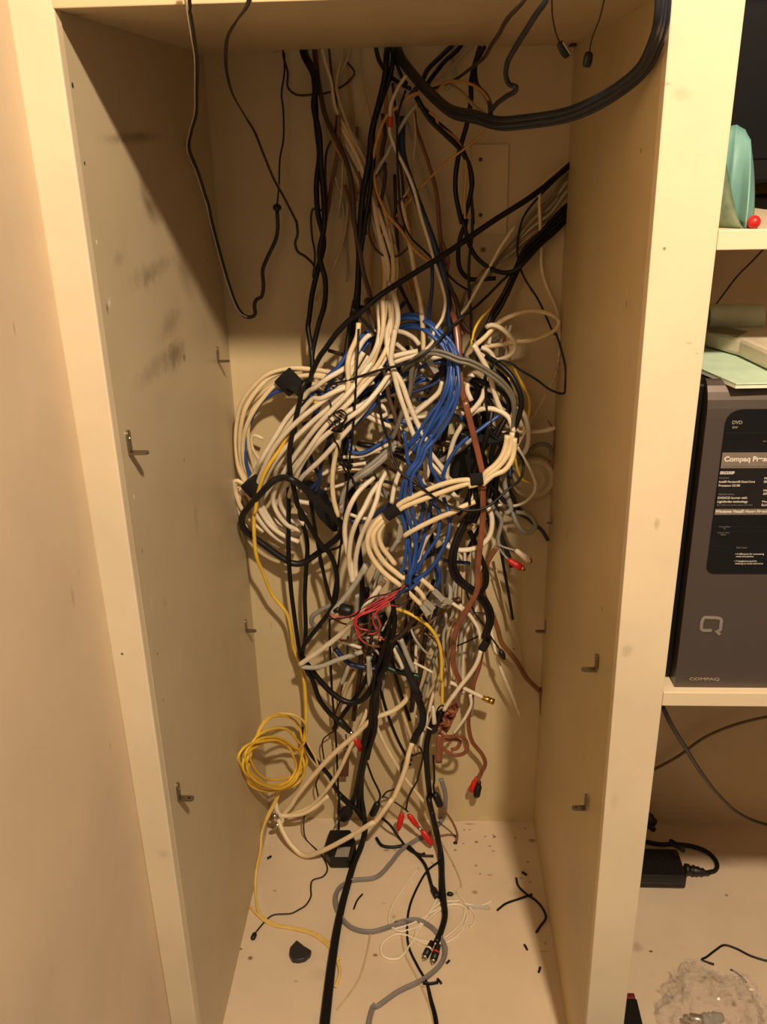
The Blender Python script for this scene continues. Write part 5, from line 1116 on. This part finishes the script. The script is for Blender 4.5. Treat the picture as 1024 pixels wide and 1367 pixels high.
# white nickel ends at the lower left
e = empty('coaxial_plug', at(362,1090,Y=.575), 'silver screw plug on the white cable end at the lower left', 'plug')
plug('ferrule', METAL, e, (372,1089,.57), (362,1090,.57), 8, [(0,.8),(.3,.8),(.35,1),(.75,1),(.8,.7),(1,.7)]); plug('pin', BRASS, e, (362,1090,.57), (357,1090,.57), 3, [(0,1),(1,.8)])
cable('coaxial_cable', WHITE, 6, 'K 290,50@.58 300,100@.575 330,140 310,180@.575', 'white cable stub standing by the silver plug')
e = empty('coaxial_plug', at(366,1105,Y=.57), 'second silver screw plug just below the first at the lower left', 'plug'); plug('ferrule', METAL, e, (373,1100,.57), (363,1105,.57), 7, [(0,.8),(.35,1),(.8,1),(1,.7)])
cable('coaxial_cable', WARMW, 6, 'K 590,10@.585 520,70 450,110@.575 350,125 300,120', 'white cable running left to the silver plugs')

# ------------------------------------------------------------------ lying on the cabinet bottom
e = empty('thin_wire', at(340,1248,z=0), 'thin dark wire zigzagging on the left of the cabinet bottom with a bulb tip', 'wire')
cable(None, DBRN, 2.4, 'K 535,40@.62 520,0@.62', None, parent=e, part='end') if False else None
cable(None, DBRN, 2.3, 'I 540,830@.62 520,880 530,970@.61 K 480,75@.6 455,120@.6 450,200@.58 465,260@f 520,315@f 550,345@f 585,430@f 560,470@f 500,492@f 490,540@f 492,580@f 460,635@f 420,660@f 380,680@f 275,690@f 235,720@f 175,790@f', None, parent=e, part='wire')
plug('bulb_tip', PLAST, e, (341,1245,0,.004), (337,1254,0,.004), 7, [(0,.5),(.3,1),(.8,1),(1,.6)])
# black half moon piece
bm = bmesh.new(); c = [at(x, y, z=.012) for x, y in ((396,1254),(406,1262),(416,1268),(414,1273),(407,1279),(398,1281),(390,1280),(386,1273),(387,1264))]
A = [bm.verts.new(p) for p in c]; B = [bm.verts.new(Vector((p.x, p.y, .0005))) for p in c]; bm.faces.new(A); bm.faces.new(B[::-1])
for k in range(len(c)): bm.faces.new((A[k], A[(k+1)%len(c)], B[(k+1)%len(c)], B[k]))
tag(obj('half_moon_piece', bm, mat('charcoal_plastic', (44,42,42), .4), bevel=.0025, seg=3), 'black half moon shaped plastic piece on the left of the cabinet bottom', 'half moon piece')
# grey flat cables
FG = mat('grey_flat_jacket', (132,126,122), .5)
cable('flat_cable', FG, 6.6, 'L 350,0@.6 372,80@.6 370,150@.6 355,215@f 300,280@f 220,320@f K 1000,325@f 940,400@f 860,475@f 720,495@f 650,540@f 630,600@f 650,680@f 720,760@f 830,785@f 960,750@f 1040,730@f L 110,760@f 220,740@f 300,780@f 350,840@f 372,900@f 350,970@f 260,1050@f 120,1120@f 0,1200@f K 850,1200@f 820,1310@f 815,1400@f', 'long grey flat cable snaking over the cabinet bottom to the front edge', prof='twin', clamp=False)
# white pile of thin cable
GWP = 'thin white wire heap on the cabinet bottom'
e = empty('white_wire_heap', at(590,1235,z=0), 'loosely looped thin white wire on the cabinet bottom beside the black audio plugs', 'wire')
cable(None, WHITE, 3.6, 'L 230,470@f 150,580@f 90,680@f 80,760@f 130,800@f 240,770@f 340,690@f 420,655@f 480,680@f 485,740@f 440,820@f 370,860@f 250,850@f 120,815@f 40,870@f 45,930@f 120,945@f 190,870@f 260,750@f 330,630@f', None, parent=e, part='wire')
cable(None, WHITE, 3.6, 'L 100,790@f 200,760@f 300,700@f 400,660@f 470,670@f 465,740@f 400,810@f 300,870@f 220,840@f 220,800@f 290,700@f 350,650@f 450,640@f', None, parent=e, part='wire')
cable(None, WHITE, 3.6, 'L 470,655@f 560,665@f 620,640@f', None, parent=e, part='wire_end')
cable('thin_wire', WHITE, 3, 'L 455,570@f 440,600@f 470,640@f 530,720@f 510,780@f 500,770@f', 'white wire end bending towards the front right of the heap', 'wire')
cable('flat_cable', LGREY, 4.5, 'L 490,675@f 540,670@f 605,680@f', 'short pale strip lying right of the white heap', 'cable scrap', prof='flat')
cable('thin_wire', TAN, 2.5, 'L 140,800@f 160,920@f 230,1060@f 290,1200@f 320,1330@f', 'faint tan wire lying towards the front right', 'wire')
cable('thin_wire', TAN, 2.5, 'K 830,790@f 810,900@f 760,1060@f 640,1230@f', 'faint tan wire lying left of the grey cable', 'wire')
# thick black AV cable with plugs
e = empty('audio_cable', at(575,1275,z=.01), 'thick black audio cable ending in silver tipped plugs on the cabinet bottom', 'cable')
cable(None, BLACK, 8, 'J 255,540@.58 230,620 212,700@.57 215,850 230,1000@.58 L 285,100@.56 320,260@.55 350,400@.53 355,520@.49 362,620@.45 370,720@f 350,800@f 325,860@f', None, parent=e, part='jacket')
cable(None, BLACK, 6, 'L 300,170@.55 335,300@.54 345,440@.52 350,600@.46 365,700@f', None, parent=e, part='second_cord')
for a, b, rc in (((577,1258),(568,1276),WHITE), ((585,1262),(579,1281),RED)):
    zz = .009 if rc is not YEL else .016
    e_ = plug('plug_body', PLAST, e, (a[0],a[1],0,zz), (b[0],b[1],0,zz), 9.5, [(0,.8),(.4,.9),(.45,1),(1,.95)])
    v = ((b[0]-a[0])*.18, (b[1]-a[1])*.18)
    plug('colour_band', rc, e_, (a[0]+v[0]*2.6,a[1]+v[1]*2.6,0,zz), (a[0]+v[0]*3.2,a[1]+v[1]*3.2,0,zz), 10, [(0,1),(1,1)])
    plug('plug_ring', METAL, e_, (b[0],b[1],0,zz), (b[0]+v[0]*.9,b[1]+v[1]*.9,0,zz), 7, [(0,1),(1,1)]); plug('plug_pin', METAL, e_, (b[0]+v[0]*.9,b[1]+v[1]*.9,0,zz), (b[0]+v[0]*1.8,b[1]+v[1]*1.8,0,zz), 2.5, [(0,1),(1,.7)])
e = empty('power_cable', at(585,1195,z=.01), 'black cord with a moulded plug crossing the cabinet bottom behind the audio cable', 'cable')
cable(None, BLACK, 4.5, 'L 10,310@f 40,350@f 100,358@f 170,350@f 220,395@f 265,450@f 300,560@f', None, parent=e, part='cord')
cable(None, BLACK, 3.6, 'L 40,205@.6 80,240@.58 130,310@f 180,370@f 240,400@f 310,405@f', None, parent=e, part='second_cord')
cable(None, BLACK, 3, 'L 170,350@f 200,375@f 240,395@f 265,390@f', None, parent=e, part='frayed_end')
plug('plug_body', PLAST, e, (576,1182,0,.006), (584,1198,0,.006), 9)
cable('thin_wire', BLACK, 3.4, 'L 345,430@f 280,480@f 220,580@f 185,670@f 172,760@f 180,880@f 225,980@f 275,1070@f 300,1160@f 325,1250@f 335,1340@f', 'thin black wire running over the cabinet bottom to the front edge', 'wire', clamp=False)
cable('thin_wire', BLACK, 3.4, 'L 275,1075@f 290,1150@f 310,1240@f 325,1340@f', 'thin black wire beside the other at the front edge', 'wire', clamp=False)
cable('zip_tie', BLACK, 4.5, 'L 255,1072@f 290,1076@f 335,1068@f', 'short black tie across the two thin wires near the front', 'cable tie', prof='flat')
cable('zip_tie', BLACK, 3.5, 'L 330,1050@f 342,1062@f 352,1075@f', 'tiny black clipped tie tip right of the short tie', 'cable tie')
e = empty('small_bulb_wire', at(601,1193,z=0), 'thin pale wire with a small black bulb tip on the cabinet bottom', 'wire')
cable(None, TAN, 2.2, 'L 350,330@.6 400,420@f 430,480@f 455,565@f 440,590@f 415,605@f', None, parent=e, part='wire'); plug('tip', PLAST, e, (605,1194,0,.004), (597,1193,0,.004), 6, [(0,.5),(.3,1),(.8,1),(1,.6)])
# black cut wires at the right
cable('cut_wire', BLACK, 3.1, 'L 745,520@f 755,560@f 800,605@f 850,640@f 890,690@f 900,730@f 870,775@f 850,805@f', 'curved black cut wire near the right wall', 'wire')
cable('cut_wire', BLACK, 3.1, 'L 645,690@f 690,655@f 760,630@f 828,606@f', 'straighter black cut wire crossing the curved one', 'wire')
cable('cut_wire', BLACK, 2.6, 'K 735,655@f 755,605@f 785,570@f', 'short thin black wire scrap right of the broad black cord', 'wire')
for (x0, y0, x1, y1), lb in (((697,1164,703,1168),'tiny dark wire clipping above the crossed cut wires'), ((700,1261,704,1268),'tiny dark wire clipping in front of the crossed cut wires'), ((719,1298,721,1291),'tiny greenish clipping closest to the front right'), ((596,1286,600,1282),'tiny black clipping right of the audio plugs'), ((357,1146,362,1143),'tiny black clipping by the left wall')):
    cable('wire_clipping', BLACK, 3.2, f'{x0},{y0}@f {(x0+x1)/2+.3},{(y0+y1)/2}@f {x1},{y1}@f', lb, 'wire clipping')

# ------------------------------------------------------------------ cables buried behind: the depth of the tangle
rr = random.Random(21)
def filler(n, cx0, cy0, rx, ry, mats_, w_, grp, lb, Yr=(.6,.635), ln=(50,130), tilt=(0, 6.28), bend=1.5):
    for j in range(n):
        while True:
            x = rr.uniform(-1,1); y = rr.uniform(-1,1)
            if x*x+y*y < 1: break
        x = cx0+x*rx; y = cy0+y*ry; a = rr.uniform(*tilt); L_ = rr.uniform(*ln); cv = rr.uniform(-bend,bend); R = []
        Y0 = rr.uniform(*Yr); ph = rr.random()*6
        for k in range(7):
            R.append((x, y, min(.64, Y0+.012*math.sin(ph+k)))); x += math.cos(a)*L_/6; y += math.sin(a)*L_/6; a += cv/6+rr.uniform(-.12,.12)
        cable('network_cable', rr.choice(mats_), rr.uniform(*w_), None, lb, 'cable', grp, R=R)
filler(28, 560, 600, 105, 140, [WHITE, WARMW, LGREY, TAN, GREY], (5,7), 'pale cables buried deep in the tangle', 'pale cable buried deep behind the others in the tangle', ln=(70,170))
filler(12, 640, 600, 45, 100, [BLACK, BLUEBLK], (5,8), 'dark cables buried on the right of the tangle', 'dark cable buried deep on the right of the tangle', ln=(60,140), tilt=(1.0,2.2), bend=.8)
filler(10, 550, 560, 70, 60, [BLUE, DBLUE], (5,6), 'blue cables buried in the tangle', 'blue cable buried deep in the tangle', ln=(60,130))
filler(16, 560, 800, 90, 80, [LGREY, TAN, GREY, WHITE], (4,6), 'pale cables hanging behind the lower tangle', 'pale cable hanging deep behind the lower tangle', ln=(80,180), tilt=(1.2,2.0), bend=.5)
filler(12, 520, 780, 60, 100, [BLACK, DBRN], (4,7), 'dark cables hanging behind the lower tangle', 'dark cable hanging deep behind the lower tangle', ln=(90,180), tilt=(1.2,2.0), bend=.5)
filler(14, 520, 850, 50, 45, [LGREY, GREY, TAN, BRN2], (2.4,4), 'thin wires round the lower ring', 'thin pale wire crumpled round the lower ring', Yr=(.57,.62), ln=(40,90))
filler(14, 500, 190, 60, 110, [TAN, OCH, LGREY, DBRN, BRN2], (3,5), 'dusty wires below the slot', 'dusty wire hanging in the shade below the slot', Yr=(.62,.64), ln=(120,220), tilt=(1.15,1.6), bend=.3)
filler(16, 545, 600, 80, 110, [BLACK, DBRN, BLUEBLK, GREY], (4,8), 'dark cables buried in the middle of the tangle', 'dark cable buried deep in the middle of the tangle', Yr=(.57,.61), ln=(60,150), bend=.9)
print('objects', len(bpy.data.objects))
